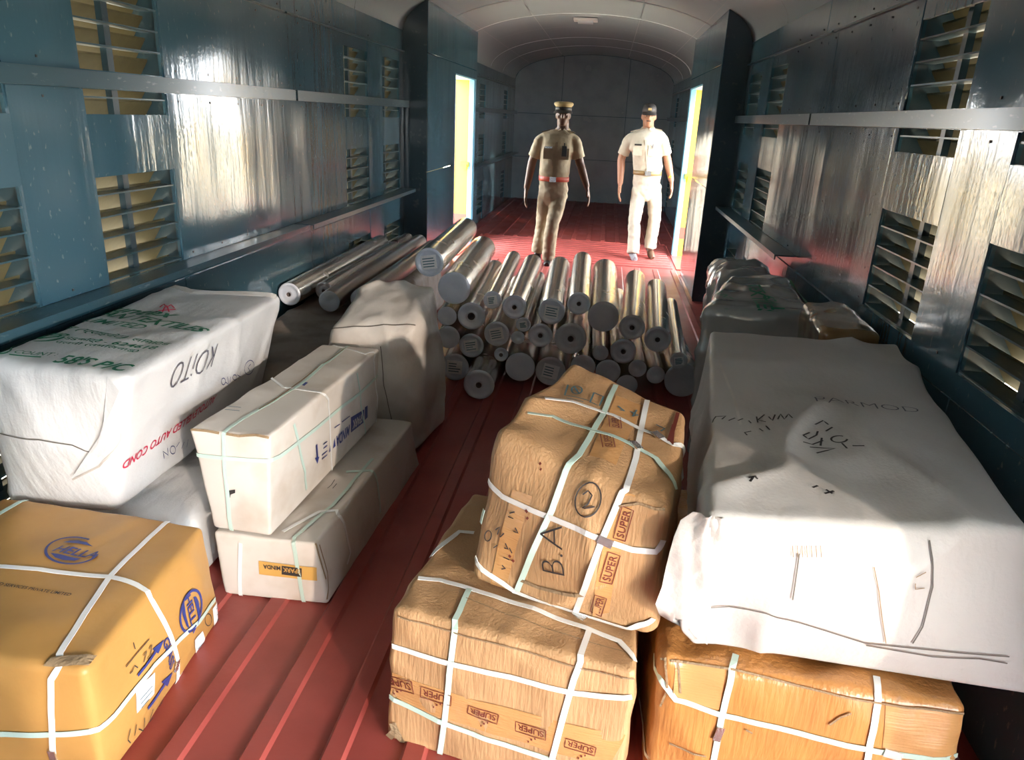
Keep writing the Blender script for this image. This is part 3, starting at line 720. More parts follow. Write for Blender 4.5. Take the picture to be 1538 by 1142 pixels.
mup.text('right', 'MINDA', (524, 638), (504, 656), None, 'ink_blue', 0.03, asp=1.7)
poly(mup, 'right', [(526, 627), (546, 615), (546, 634), (526, 650)], 'ink_blue')
mup.text('right', 'SPARK', (543, 621), (528, 632), None, 'card_white', 0.02, off=0.006, asp=1.5)
poly(mup, 'right', [(547, 612), (551, 609), (551, 627), (547, 631)], 'ink_blue')
for a, b in (((474, 668), (475.5, 697)),):
    mup.ink('right', [[a, (475.3, 690)]], 0.012, 'ink_blue', 'printed_arrow'); poly(mup, 'right', [b, (472, 688), (478.5, 686)], 'ink_blue', 'printed_arrow')
for dx in (0, 6):
    poly(mup, 'right', [(493 + dx, 680 - dx), (497 + dx, 676 - dx), (495.5 + dx, 664 - dx)], 'ink_blue', 'printed_arrow')
mup.ink('right', [[(484, 668), (490, 663)], [(484, 674), (490, 669)], [(482, 684), (490, 677)], [(482, 690), (490, 683)], [(501, 643), (509, 637)], [(512, 634), (524, 625)]], 0.004, 'ink_blue', 'printed_text')
poly(mup, 'top', [(452, 579), (458, 575), (463, 576), (457, 581)], 'ink_blue', 'tape_scrap')
for q in ([(340, 612), (362, 614)], [(338, 617), (360, 619)]): mup.ink('top', [q], 0.004, 'ink_teal', 'printed_line')
mup.ink('front', [[(285, 645), (310, 645), (330, 651)], [(341, 652), (360, 655), (385, 651), (405, 658)]], 0.008, 'card_torn', 'torn_edge')
poly(mup, 'front', [(342, 737), (354, 735), (354, 740), (347, 741), (345, 752), (342, 750)], 'ink_black', 'torn_hole')
mup.ink('top', [[(370, 628), (430, 590), (528, 517)]], 0.006, 'card_torn', 'flap_gap')

# --- grey cloth bale along the left wall, tall soft bale
grey = Parcel('cloth_bale', 'long brownish grey cloth bale carrying loose rolls by the left wall', 'bale',
    [(-1.83, 3.02, 0), (-1.25, 3.02, 0), (-1.25, 6.0, 0), (-1.83, 6.0, 0)], [(-1.80, 3.02, 0.43), (-1.27, 3.02, 0.43), (-1.30, 6.0, 0.42), (-1.80, 6.0, 0.42)],
    'cloth_brown', r=0.07, bulge=0.0, amp=0.012, freq=6, fold=0.012, seed=21, n=50)
tall = Parcel('sack_bale', 'tall white woven sack bale with gathered dusty top, before the stacked rolls', 'bale',
    [(-1.20, 3.10, 0), (-0.79, 3.11, 0), (-0.72, 3.55, 0), (-1.20, 3.58, 0)], [(-1.185, 3.08, 0.61), (-0.765, 3.09, 0.665), (-0.785, 3.52, 0.755), (-1.15, 3.53, 0.755)],
    'woven_dull', r=0.06, bulge=0.035, amp=0.012, freq=5, fold=0.018, ffreq=3.2, fstretch=(1.6, 0.9, 0.9), seed=28, n=44)
tall.ink('front', [[(572, 520), (576, 570), (590, 640), (598, 690)]], 0.004, 'thread', 'stitched_seam')
tall.ink('front', [[(500, 486), (560, 484), (640, 478)]], 0.006, 'thread', 'stitched_seam')

# --- brown SUPER cartons
slow = Parcel('strapped_carton', 'square brown carton with a row of SUPER tape stamps, standing on the red floor', 'carton',
    [(-0.448, 1.459, 0), (0.155, 1.345, 0), (0.195, 1.96, 0), (-0.36, 2.08, 0)], [(-0.428, 1.470, 0.405), (0.160, 1.352, 0.400), (0.195, 1.97, 0.400), (-0.335, 2.085, 0.405)],
    'card_brown', r=0.016, bulge=0.012, amp=0.008, freq=6, fold=0.006, seed=33, n=46, bul={'top': 0.0, 'front': 0.018})
stop_ = Parcel('strapped_carton', 'crushed brown carton marked 2 and B.A, slumped on the lower SUPER carton', 'carton',
    [(-0.262, 1.60, 0.414), (0.20, 1.455, 0.414), (0.26, 1.90, 0.414), (-0.07, 2.12, 0.414)], [(-0.222, 1.665, 0.825), (0.198, 1.435, 0.765), (0.27, 1.89, 0.815), (-0.055, 2.14, 0.858)],
    'card_brown', r=0.026, bulge=0.02, amp=0.010, freq=6, fold=0.016, ffreq=3.0, seed=39, n=50, bul={'front': 0.045, 'left': 0.02, 'right': 0.004, 'top': -0.01})
orange = Parcel('strapped_carton', 'orange brown crumpled carton squashed beneath the big white bale', 'carton',
    [(0.222, 1.44, 0), (0.885, 1.385, 0), (0.905, 2.28, 0), (0.235, 2.28, 0)], [(0.212, 1.41, 0.405), (0.868, 1.362, 0.405), (0.895, 2.28, 0.405), (0.225, 2.28, 0.405)],
    'card_orange', r=0.022, bulge=0.012, amp=0.009, freq=7, fold=0.010, ffreq=3.5, fstretch=(1.6, 1, 0.5), seed=44, n=50, bul={'top': 0.0, 'front': 0.02, 'left': 0.006})
W = 0.0145
# lower carton straps
slow.band([('top', 628, 870), ('top', 660, 873), ('top', 703, 885), ('top', 800, 915), ('top', 880, 945), ('top', 930, 965), ('top', 962, 995)], W)
slow.band([('top', 705, 886), ('top', 690, 920), ('front', 684, 945), ('front', 675, 1020), ('front', 668, 1085), ('front', 660, 1150)], W, 'strap_green')
slow.band([('top', 886, 945), ('top', 872, 985), ('front', 862, 1020), ('front', 845, 1080), ('front', 828, 1145)], W)
slow.band([('front', 590, 970), ('front', 680, 997), ('front', 800, 1025), ('front', 862, 1040), ('front', 950, 1048)], W)
slow.band([('front', 583, 1046), ('front', 668, 1086), ('front', 760, 1118), ('front', 840, 1145)], W, 'strap_green')
slow.band([('left', 590, 968), ('left', 606, 935), ('left', 660, 845)], W); slow.band([('top', 640, 836), ('top', 690, 800), ('top', 712, 802)], W)
slow.patch('front', [(584, 1045), (915, 1150), (940, 1105), (590, 1010)], 'tape_orange', 'tape', 0.0018)
def stamp(P, face, p0, p1, m='ink_brown', asp=1.0):
    p0, p1 = np.array(p0, float), np.array(p1, float)
    P.text(face, 'SUPER', tuple(p0), tuple(p1), None, m, 0.012, asp=asp)
    V, Fc = text_mesh('SUPER', 0.012, 0.0)
    a = np.array(P.st(face, *p0)); b = np.array(P.st(face, *p1)); e = 0.03; c = np.clip((a + b) / 2, 0.05, 0.95); w = max(v[0] for v in V)
    ds = np.array(P.F(face, c[0] + e, c[1]) - P.F(face, c[0] - e, c[1])) / (2 * e); dt = np.array(P.F(face, c[0], c[1] + e) - P.F(face, c[0], c[1] - e)) / (2 * e)
    base = ds * (b - a)[0] + dt * (b - a)[1]; N = np.cross(ds, dt); N /= np.linalg.norm(N)
    us = np.linalg.lstsq(np.stack([ds, dt], 1), np.cross(N, base) / w * asp, rcond=None)[0]; u = b - a
    q = [a - u * 0.08 - us * 0.22, b + u * 0.08 - us * 0.22, b + u * 0.08 + us * 0.95, a - u * 0.08 + us * 0.95]
    pts = [tuple(proj(P.F(face, *x))) for x in q]; P.ink(face, [pts + pts[:1]], 0.0025, m, 'printed_frame')
for cx, cy in ((596, 1023), (655, 1043), (726, 1071), (797, 1095), (872, 1120)):
    stamp(slow, 'front', (cx + 20, cy + 3), (cx - 19, cy - 9))
    slow.ink('front', [[(cx - 4, cy + 17), (cx - 2, cy + 18)], [(cx, cy + 14), (cx + 3, cy + 15)], [(cx + 6, cy + 13), (cx + 8, cy + 13.5)]], 0.006, 'ink_brown', 'printed_dots')
slow.ink('front', [[(598, 925), (690, 952), (760, 970), (880, 1005), (955, 1022)]], 0.004, 'card_torn', 'flap_seam')
slow.ink('front', [[(590, 1085), (605, 1115)], [(583, 1110), (596, 1095)]], 0.02, 'card_torn', 'torn_corner')
slow.ink('top', [[(700, 900), (760, 925), (880, 965), (950, 985)]], 0.003, 'card_torn', 'flap_seam')
# upper carton straps
stop_.band([('left', 722, 775), ('left', 712, 800)], W, 'strap_green')
stop_.band([('top', 875, 552), ('top', 925, 580), ('top', 905, 625), ('top', 885, 660), ('top', 870, 685), ('front', 830, 765), ('front', 800, 830), ('front', 775, 895), ('front', 768, 912)][1:], W, 'strap_green')
stop_.band([('top', 972, 603), ('top', 962, 650), ('top', 955, 690), ('front', 935, 740), ('front', 905, 810), ('front', 880, 880), ('front', 865, 918)], W)
stop_.band([('top', 818, 600), ('top', 860, 605), ('top', 920, 625), ('top', 985, 655), ('top', 1010, 670), ('right', 1022, 690), ('right', 1030, 720)], W)
stop_.band([('top', 792, 622), ('top', 830, 627), ('top', 890, 648), ('top', 945, 668), ('top', 985, 690), ('top', 1005, 715), ('right', 1014, 735)], W, 'strap_green')
stop_.band([('front', 727, 716), ('front', 755, 745), ('front', 815, 772), ('front', 880, 800), ('front', 910, 812), ('front', 950, 825), ('front', 985, 828), ('front', 1010, 815)], W)
stop_.band([('front', 712, 835), ('front', 725, 855), ('front', 780, 890), ('front', 850, 925), ('front', 880, 938), ('front', 940, 944), ('front', 985, 930)], W)
stop_.patch('front', [(934, 733), (945, 737), (955, 712), (944, 708)], 'strap_blue', 'blue_clip', 0.008)
for x, y, f_, a in ((910, 812, 'front', -0.2), (872, 932, 'front', -0.3), (955, 672, 'top', -0.4), (988, 657, 'top', -0.4)): stop_.buckle(f_, x, y, 0.035, 0.02, a)
stop_.patch('front', [(890, 925), (915, 920), (955, 740), (925, 745)], 'tape_orange', 'tape', 0.0018)
stop_.patch('front', [(735, 890), (755, 905), (800, 745), (770, 735)], 'tape_orange', 'tape', 0.0018)
stop_.patch('top', [(885, 685), (925, 700), (965, 610), (925, 595)], 'tape_orange', 'tape', 0.0018)
stamp(stop_, 'front', (937, 808), (948, 768)); stamp(stop_, 'front', (917, 873), (928, 836)); stamp(stop_, 'front', (901, 921), (908, 899))
stamp(stop_, 'top', (920, 672), (916, 655), asp=1.3); stamp(stop_, 'top', (930, 644), (928, 630), asp=1.3)
for (x, y) in ((811, 695), (814, 702), (812, 700), (790, 765), (793, 772), (795, 778), (773, 830), (768, 840), (771, 838), (752, 893), (754, 900)):
    pass
stop_.ink('front', [[(811, 694), (813, 697)], [(812, 703), (814, 705)], [(790, 765), (793, 769)], [(792, 776), (794, 779)], [(765, 833), (768, 836)], [(770, 840), (773, 843)], [(750, 891), (752, 894)], [(753, 900), (755, 902)]], 0.007, 'ink_brown', 'printed_dots')
stop_.ink('front', [circle_px(884, 750, 19, 26, 0, 360, 24, 15), [(876, 742), (884, 736), (890, 743), (884, 756), (875, 762), (884, 762), (894, 760)]], 0.0035, 'ink_black')
stop_.text('front', 'B.A', (850, 864), (846, 789), None, 'ink_black', -0.022, 0.0, 0.005, 'handwriting', 1.0)
stop_.ink('front', [circle_px(734, 804, 5, 8, 0, 360, 12, 10), [(745, 795), (752, 790), (748, 802)], [(752, 806), (758, 800)], [(766, 770), (774, 768)], [(764, 775), (772, 778)], [(775, 792), (779, 800), (772, 797)], [(742, 822), (748, 818)],
    [(760, 815), (764, 824), (758, 822)], [(766, 822), (770, 830)], [(757, 836), (766, 840)], [(755, 848), (760, 853), (754, 854)]], 0.003, 'ink_black')
stop_.ink('front', [[(781, 870), (810, 882), (850, 892), (880, 893)]], 0.009, 'card_torn', 'crease')
stop_.ink('front', [[(930, 760), (960, 756), (985, 765), (1000, 755)]], 0.006, 'card_torn', 'crease')
stop_.ink('top', [circle_px(866, 588, 8, 6), [(858, 588), (874, 588)], [(862, 582), (870, 594)], [(850, 600), (876, 606)], [(853, 580), (848, 596), (884, 604)], [(892, 592), (886, 606), (900, 612), (906, 598), (892, 592)], [(928, 612), (938, 620), (930, 618)], [(946, 620), (958, 626), (950, 628), (956, 618)], [(985, 640), (998, 646), (992, 650)]], 0.005, 'ink_teal', 'printed_marks')
stop_.ink('top', [[(1018, 622), (1010, 650), (1008, 670)], [(1012, 640), (1004, 665)]], 0.010, 'ink_brown', 'torn_strip')
# orange carton straps
orange.band([('top', 1105, 985), ('front', 1100, 1000), ('front', 1083, 1080), ('front', 1070, 1150)], W, 'strap_green')
orange.band([('top', 1316, 1018), ('front', 1320, 1030), ('front', 1312, 1090), ('front', 1300, 1150)], W)
orange.band([('left', 984, 985), ('front', 992, 1020), ('front', 1015, 1050), ('front', 1083, 1073), ('front', 1200, 1100), ('front', 1300, 1124), ('front', 1400, 1140), ('front', 1445, 1138)], W, 'strap_green')
orange.band([('left', 965, 1060), ('left', 963, 1100), ('left', 972, 1150)], 0.010)
orange.buckle('front', 1079, 1100, 0.04, 0.018, 1.4); orange.buckle('front', 1340, 1131, 0.04, 0.018, -0.2)
orange.patch('front', [(1010, 1050), (1080, 1066), (1090, 1000), (1015, 985)], 'tape_orange', 'tape', 0.0018); orange.patch('front', [(1325, 1130), (1445, 1142), (1452, 1075), (1330, 1055)], 'tape_orange', 'tape', 0.0018)
orange.ink('front', [[(1245, 1088), (1262, 1076), (1278, 1070)], [(1000, 985), (1002, 1035), (992, 1060)], [(1018, 985), (1022, 1040)], [(1005, 1115), (1060, 1135)], [(1120, 1095), (1130, 1100)]], 0.005, 'card_torn', 'torn_edge')
orange.ink('front', [[(990, 990), (1100, 1005), (1200, 1030), (1320, 1055), (1448, 1072)]], 0.005, 'card_torn', 'flap_seam')

# --- big white bale on the right
def bale_extra(p, u, v, w, q):
    # the ear of the wrapper that sticks out at the front left, low on the bale
    if v < 0.25 and w < 0.75:
        e = math.exp(-((u) / 0.05) ** 2) * math.exp(-((w - 0.25) / 0.22) ** 2) * (1 - v / 0.25)
        q.x -= 0.045 * e; q.y -= 0.05 * e
    # sagging lower edge of the front
    return q
bale = Parcel('white_bale', 'big white woven bale scrawled with pen, front pink with light, on the orange carton', 'bale',
    [(0.290, 1.45, 0.421), (1.03, 1.40, 0.421), (1.085, 2.72, 0.435), (0.42, 2.78, 0.435)], [(0.265, 1.37, 0.795), (0.945, 1.475, 0.79), (1.085, 2.68, 0.850), (0.440, 2.78, 0.822)],
    'woven_bale', r=0.020, bulge=0.012, amp=0.009, freq=3.5, fold=0.020, ffreq=1.6, fstretch=(1.5, 0.7, 1.2), seed=52, n=84, extra=bale_extra, bul={'front': 0.03, 'top': 0.012, 'bottom': 0.0})
bale.ink('front', [[(1060, 912), (1150, 920), (1220, 940), (1300, 965), (1400, 975), (1515, 985)], [(1300, 968), (1400, 985), (1470, 988), (1512, 995)], [(1395, 810), (1400, 880), (1385, 940), (1370, 965)], [(1200, 830), (1190, 900)]], 0.003, 'thread', 'stitched_seam')
bale.ink('front', [[(1190 + k * 7, 818), (1191 + k * 7, 836)] for k in range(7)], 0.0016, 'card_torn', 'faded_print')
bale.ink('front', [[(1375, 866), (1390, 858)], [(1374, 875), (1374, 884), (1388, 882)], [(1312, 850), (1330, 965)]], 0.002, 'card_torn', 'faded_print')
bale.text('top', 'PARMOD', (1226, 606), (1384, 623), None, 'ink_pen', -0.018, 0.15, 0.006, 'handwriting', 0.75)
bale.ink('top', [[(1064, 636), (1075, 628), (1090, 627), (1084, 632)], [(1094, 634), (1104, 630)], [(1108, 634), (1116, 631)], [(1124, 634), (1128, 638)], [(1136, 628), (1138, 637)], [(1148, 625), (1138, 633), (1150, 636)], [(1154, 628), (1160, 634), (1164, 625)], [(1168, 632), (1172, 624), (1178, 632), (1184, 624), (1190, 630)],
    [(1128, 650), (1118, 652), (1122, 656)], [(1140, 646), (1146, 650)], [(1150, 642), (1156, 648)]], 0.004, 'ink_black')
bale.ink('top', [[(1224, 640), (1236, 634), (1244, 640)], [(1216, 652), (1206, 656), (1214, 662), (1226, 656), (1228, 650)], [(1240, 650), (1250, 644)], circle_px(1260, 662, 12, 5, 0, 300), [(1206, 666), (1220, 670), (1236, 664)], [(1216, 674), (1254, 676), (1226, 683)], [(1264, 668), (1272, 676)], [(1280, 672), (1298, 672)], [(1234, 660), (1232, 672)]], 0.005, 'ink_black')
bale.ink('top', [[(1124, 720), (1136, 714)], [(1126, 726), (1132, 718), (1138, 722)], [(1220, 735), (1228, 732)], [(1240, 738), (1250, 744)], [(1238, 744), (1252, 740)]], 0.006, 'ink_black', 'torn_hole')
bale.ink('top', [[(1080, 545), (1090, 570), (1104, 605), (1112, 640)]], 0.008, 'woven_dull', 'fold_edge')

out = [(1040, 768), (1022, 780), (1012, 805), (1005, 830), (999, 855), (994, 880), (984, 906), (990, 922), (1018, 930)]
G3 = []
for k, p in enumerate(out):
    a = bale.F('front', 0.05, 1 - 0.97 * k / 8, 0.004); b = ony(p[0], p[1], 1.395 + 0.012 * math.sin(k * 1.9)); row = []
    for j in range(9):
        t = j / 8; q = a.lerp(b, t); q.y -= 0.016 * math.sin(math.pi * t) * (0.4 + 0.6 * math.sin(k * 1.3 + j * 1.7)) + 0.004; row.append(q)
    G3.append(row)
fb = MB().grid(G3); bk = [[q + Vector((0.001, 0.002, 0)) for q in r] for r in G3]; fb.grid(bk, True)
bale.child('wrapper_flap', fb, 'woven_bale', True)
# --- parcels behind it along the right wall
rear = Parcel('wrapped_bale', 'film-wrapped grey bale with green count lettering, behind the big white bale', 'bale',
    [(0.50, 3.36, 0), (1.03, 3.36, 0), (1.04, 4.20, 0), (0.66, 4.20, 0)], [(0.475, 3.34, 0.775), (1.00, 3.36, 0.78), (1.02, 4.16, 0.80), (0.70, 4.05, 0.80)],
    'film_wrap', r=0.05, bulge=0.01, amp=0.012, freq=5, fold=0.014, seed=61, n=40)
rear.text('top', 'COUNT:', (1070, 441), (1092, 452), None, G, 0.02, 0, 0.009); rear.text('top', "68'S", (1080, 466), (1110, 479), None, G, 0.02, 0, 0.009)
rear.text('top', '- 624618', (1142, 440), (1164, 472), None, G, 0.02, 0, 0.009); rear.text('top', 'TEXTILES', (1122, 430), (1140, 470), None, G, 0.02, 0, 0.009)
rear.text('top', 'LIMITED', (1184, 424), (1190, 450), None, G, 0.02, 0, 0.009); rear.text('top', 'N TEX', (1210, 430), (1213, 460), None, G, 0.02, 0, 0.009)
brown = Parcel('wrapped_carton', 'dark brown tape-wrapped carton wedged between the bales and right wall', 'carton',
    [(0.88, 2.81, 0), (1.09, 2.81, 0), (1.09, 3.31, 0), (0.88, 3.31, 0)], [(0.845, 2.81, 0.845), (1.085, 2.81, 0.85), (1.085, 3.30, 0.85), (0.90, 3.30, 0.845)],
    'tape_brown', r=0.03, bulge=0.004, amp=0.008, freq=7, fold=0.008, seed=66, n=40)
brown.patch('top', [(1300, 485), (1340, 488), (1345, 478), (1310, 475)], 'paper', 'faded_label', 0.003)
behind = Parcel('wrapped_bale', 'dark crumpled plastic-wrapped bundle lying behind the film-wrapped bale', 'bale',
    [(0.72, 4.30, 0), (1.06, 4.30, 0), (1.06, 4.95, 0), (0.72, 4.95, 0)], [(0.70, 4.30, 0.77), (1.04, 4.30, 0.79), (1.04, 4.90, 0.77), (0.72, 4.90, 0.75)],
    'film_wrap', r=0.09, bulge=0.02, amp=0.03, freq=6, fold=0.02, seed=71, n=36)

# ------------------------------------------------------------------ film rolls
def lathe_y(prof, n=28):
    """prof: list of (radius, y); closed surface of revolution about Y"""
    mb = MB(); k0 = 0
    for r, y in prof:
        for k in range(n): a = 2 * math.pi * k / n; mb.v.append((r * math.cos(a), y, r * math.sin(a)))
    for i in range(len(prof) - 1):
        for k in range(n): mb.f.append((i * n + k, i * n + (k + 1) % n, (i + 1) * n + (k + 1) % n, (i + 1) * n + k))
    return mb
LOOK = {'label': 'pasted white label on its end', 'hole': 'dark core hole in its end', 'plain': 'plain closed end', 'rings': 'ringed end around a wide core', 'small': 'slim body'}
def film_roll(x, z, r, y, slope, kind, label, L=1.40, side='film_side', end='film_end', pitch=0.0, group='plastic film rolls in the pile'):
    R = empty('film_roll', (x, y, z - r), label, 'film roll', group); 
    ori = Matrix.Translation((0, 0, r)) @ Matrix.Rotation(-slope, 4, 'Z') @ Matrix.Rotation(pitch, 4, 'X')
    rc = {'hole': 0.19 * r, 'rings': 0.27 * r, 'label': 0.12 * r, 'plain': 0.1 * r, 'small': 0.3 * r}.get(kind, 0.2 * r)
    sd = random.random() * 50
    prof = [(r * 0.985, 0.004)] + [(r * (1 + 0.006 * math.sin(k * 1.7 + sd)), 0.02 + (L - 0.04) * k / 14) for k in range(15)] + [(r * 0.985, L - 0.004)]
    b = lathe_y(prof).build('film_body', side, R, True); b.matrix_local = ori
    e = 0.006 if kind != 'plain' else -0.012
    ep = [(r * 0.985, 0.004), (r * 0.95, 0.0), (r * 0.75, -e * 0.3), (r * 0.72, 0.003), (r * 0.50, 0.0 - e * 0.5), (r * 0.47, 0.004 if kind == 'rings' else -e * 0.5)]
    ep += [(r * 0.36, -e), (rc, -e)] if kind in ('hole', 'rings', 'small') else [(r * 0.25, -e * 0.9), (0.0005, -e)]
    if kind in ('hole', 'rings', 'small'): ep += [(rc, 0.10)]
    for yy, fl_ in ((0, False), (L, True)):
        mb = lathe_y(ep[::-1] if not fl_ else ep[::-1])
        if fl_: mb.v = [(a, L - c, b2) for a, c, b2 in mb.v]; mb.f = [f[::-1] for f in mb.f]
        o = mb.build('film_end', end, R, True); o.matrix_local = ori
    if kind in ('hole', 'rings', 'small'):
        o = lathe_y([(rc * 0.98, 0.10), (rc * 0.98, -e - 0.002), (rc * 0.80, -e - 0.002), (rc * 0.80, 0.09), (0.0005, 0.09)], 18).build('core', 'core_tube', R, True); o.matrix_local = ori
    if kind == 'label':
        a = random.uniform(-0.3, 0.3); w = r * 0.52; M2 = ori @ Matrix.Rotation(a, 4, 'Y')
        o = MB().box(-w, w, -0.012, -0.009, -w * 0.85, w * 0.95).build('end_label', 'paper', R); o.matrix_local = M2
        mb = MB()
        for k in range(4): mb.box(-w * 0.8, w * random.uniform(0.2, 0.8), -0.0128, -0.0121, w * (0.55 - 0.35 * k) - 0.003, w * (0.55 - 0.35 * k) + 0.003)
        o2 = mb.build('label_print', 'ink_teal', o); o2['kind'] = 'stuff'; o2.matrix_local = Matrix.Identity(4)
    return R
ROLLS = [  # x, z, r, y, slope, kind, label
 (-0.978,0.720,0.086,-0.031,'label','thick film roll with pasted end label, highest on the pile'),
 (-0.828,0.577,0.098,-0.041,'plain','thickest film roll with plain closed end, just under the topmost roll'),
 (-0.598,0.523,0.055,-0.034,'label','slim film roll with end label between two fatter upper rolls'),
 (-0.466,0.491,0.072,-0.022,'hole','bluish upper film roll with small neat core hole'),
 (-0.247,0.481,0.079,-0.030,'label','upper film roll with printed label, beside the bluish holed roll'),
 (-0.092,0.540,0.068,-0.021,'hole','upper film roll with dark ragged core hole, raised above its neighbours'),
 (0.055,0.473,0.092,-0.003,'plain','broad grey-ended upper film roll beside the raised ragged-holed roll'),
 (0.225,0.422,0.076,0.044,'hole','upper film roll with brown sheen and round black core hole'),
 (0.378,0.362,0.078,0.049,'hole','upper film roll with torn black core hole near the end of the top row'),
 (0.503,0.274,0.051,0.039,'label','thin film roll standing at the very end of the top row beside the wrapped bale'),
 (-0.720,0.416,0.084,-0.051,'rings','film roll with concentric ringed end and wide dark core'),
 (-0.565,0.319,0.077,-0.022,'label','film roll with crumpled white end label under the slim labelled roll'),
 (-0.409,0.388,0.045,-0.022,'label','small film roll with label squeezed under the bluish holed roll'),
 (-0.437,0.306,0.041,-0.022,'plain','smallest film roll tucked below the small labelled roll'),
 (-0.304,0.331,0.073,-0.022,'hole','middle-row film roll with blurred core hole'),
 (-0.124,0.326,0.096,-0.022,'hole','big brownish film roll in the middle row with tiny core hole'),
 (0.057,0.252,0.048,-0.022,'plain','small plain film roll under the broad grey-ended roll'),
 (0.189,0.273,0.077,-0.022,'hole','middle-row film roll with smudged hole above the crushed carton'),
 (-0.716,0.233,0.076,-0.030,'label','film roll with round white label under the ringed roll'),
 (-0.858,0.274,0.071,-0.045,'plain','shiny film roll half hidden by the tall sack bale, middle of three'),
 (-0.868,0.404,0.059,-0.052,'plain','shiny film roll half hidden by the tall sack bale, upper of three'),
 (-0.814,0.088,0.088,-0.030,'label','film roll half hidden by the tall sack bale, lowest of three'),
 (-0.618,0.091,0.091,-0.024,'hole','film roll jutting forward on the floor with dark core hole'),
 (-0.533,0.192,0.044,-0.022,'rings','small blue film roll with pale core ring over the jutting roll'),
 (-0.415,0.123,0.092,-0.022,'plain','fat bottom film roll with plain purple-grey end'),
 (-0.230,0.112,0.092,-0.022,'label','bottom film roll with faint label in front of the dark floor'),
 (-0.039,0.158,0.075,-0.022,'plain','bottom film roll peeking over the crushed carton corner'),
 (0.392,0.143,0.055,-0.022,'plain','small round-ended film roll low in the pile behind the crushed carton'),
 (0.112,0.141,0.075,-0.022,'plain','grey film roll low in the pile behind the carton straps'),
 (0.282,0.174,0.054,-0.022,'plain','narrow film roll in shadow under the torn-holed roll'),
 (0.555,0.108,0.108,-0.022,'plain','very fat film-wrapped roll on the floor beside the wrapped bale'),
 (0.230,0.065,0.065,-0.022,'plain','film roll on the floor mostly hidden by the crushed carton')]
for i, (x, z, r, sl, kd, lab) in enumerate(ROLLS):
    y = 3.92 if i == 22 else 4.10 if i == 9 else 4.25 if i == 30 else 4.20
    film_roll(x, z, r, y, sl, kd, lab, end='film_end' if i < 6 or 10 <= i <= 14 or 18 <= i <= 24 else 'film_end_grey')
gl = 'long film rolls by the left wall'
film_roll(-1.765, 0.444 + 0.068, 0.068, 4.02, -0.01, 'hole', 'long film roll with grey end lying against the left wall', L=1.9, group=gl)
film_roll(-1.632, 0.444 + 0.055, 0.055, 4.22, -0.012, 'hole', 'long slim silver film roll with small hole beside the wall roll', L=2.05, group=gl)
film_roll(-1.500, 0.444 + 0.062, 0.062, 3.95, -0.008, 'plain', 'long brownish film roll running behind the tall sack bale', L=2.2, side='film_brown', group=gl)
film_roll(-1.350, 0.444 + 0.060, 0.060, 4.05, -0.004, 'plain', 'dull brown film roll squeezed beside the topmost rolls', L=1.9, side='film_brown', group=gl)

# ------------------------------------------------------------------ people
def ring_loft(mb, rings, n=18):
    """rings: (centre, axis_x*rx, axis_y*ry)"""
    b = len(mb.v)
    for c, ax, ay in rings:
        for k in range(n): a = 2 * math.pi * k / n; mb.v.append(tuple(c + ax * math.cos(a) + ay * math.sin(a)))
    for i in range(len(rings) - 1):
        for k in range(n): mb.f.append((b + i * n + k, b + i * n + (k + 1) % n, b + (i + 1) * n + (k + 1) % n, b + (i + 1) * n + k))
    mb.f.append(tuple(b + k for k in range(n))[::-1]); mb.f.append(tuple(b + (len(rings) - 1) * n + k for k in range(n)))
def limb(mb, pts, rad, flat=1.0, sub=4):
    """smooth tapering limb through points; flat scales the front-back radius"""
    P = [Vector(p) for p in pts]; Q = []; RR = []
    for i in range(len(P) - 1):
        p0 = P[max(i - 1, 0)]; p3 = P[min(i + 2, len(P) - 1)]
        for k in range(sub):
            t = k / sub; a = P[i]; b = P[i + 1]
            Q.append(0.5 * ((2 * a) + (b - p0) * t + (2 * p0 - 5 * a + 4 * b - p3) * t * t + (3 * a - p0 - 3 * b + p3) * t ** 3)); RR.append(rad[i] * (1 - t) + rad[i + 1] * t)
    Q.append(P[-1]); RR.append(rad[-1]); rings = []
    for i, q in enumerate(Q):
        d = (Q[min(i + 1, len(Q) - 1)] - Q[max(i - 1, 0)]).normalized(); x = Vector((0, 1, 0)).cross(d)
        x = x.normalized() if x.length > 0.05 else Vector((1, 0, 0)); y = d.cross(x).normalized()
        rings.append((q, x * RR[i], y * RR[i] * flat))
    ring_loft(mb, rings)
def ball(mb, c, rx, ry, rz, n=12):
    rings = []
    for k in range(1, n): a = math.pi * k / n; rings.append((Vector(c) + Vector((0, 0, -rz * math.cos(a))), Vector((rx * math.sin(a), 0, 0)), Vector((0, ry * math.sin(a), 0))))
    ring_loft(mb, rings, 14)
def remeshed(mb, name, m, parent, base, vox, smooth_it=3, wr=0.0, seed=0):
    me = mb.mesh(name); o = bpy.data.objects.new('tmp', me); ts = bpy.data.scenes.new('tmp'); ts.collection.objects.link(o)
    md = o.modifiers.new('r', 'REMESH'); md.mode = 'VOXEL'; md.voxel_size = vox
    ms = o.modifiers.new('s', 'SMOOTH'); ms.iterations = smooth_it; ms.factor = 0.5
    vl = ts.view_layers[0]; vl.update(); dg = vl.depsgraph
    new = bpy.data.meshes.new_from_object(o.evaluated_get(dg)); bpy.data.objects.remove(o); bpy.data.scenes.remove(ts); bpy.data.meshes.remove(me)
    nv = len(new.vertices); co = np.empty(nv * 3); no = np.empty(nv * 3); new.vertices.foreach_get('co', co); new.vertices.foreach_get('normal', no)
    co = co.reshape(-1, 3); no = no.reshape(-1, 3)
    if wr:
        for i in range(nv):
            x, y, z = co[i]; co[i] += no[i] * wr * (nz(x * 9 + seed, y * 9, z * 16) + 0.6 * nz(x * 22, y * 22 + seed, z * 30))
    new.vertices.foreach_set('co', (co - np.array(base)).ravel())
    new.update(); new.materials.clear()
    return link(name, new, m, parent, True)
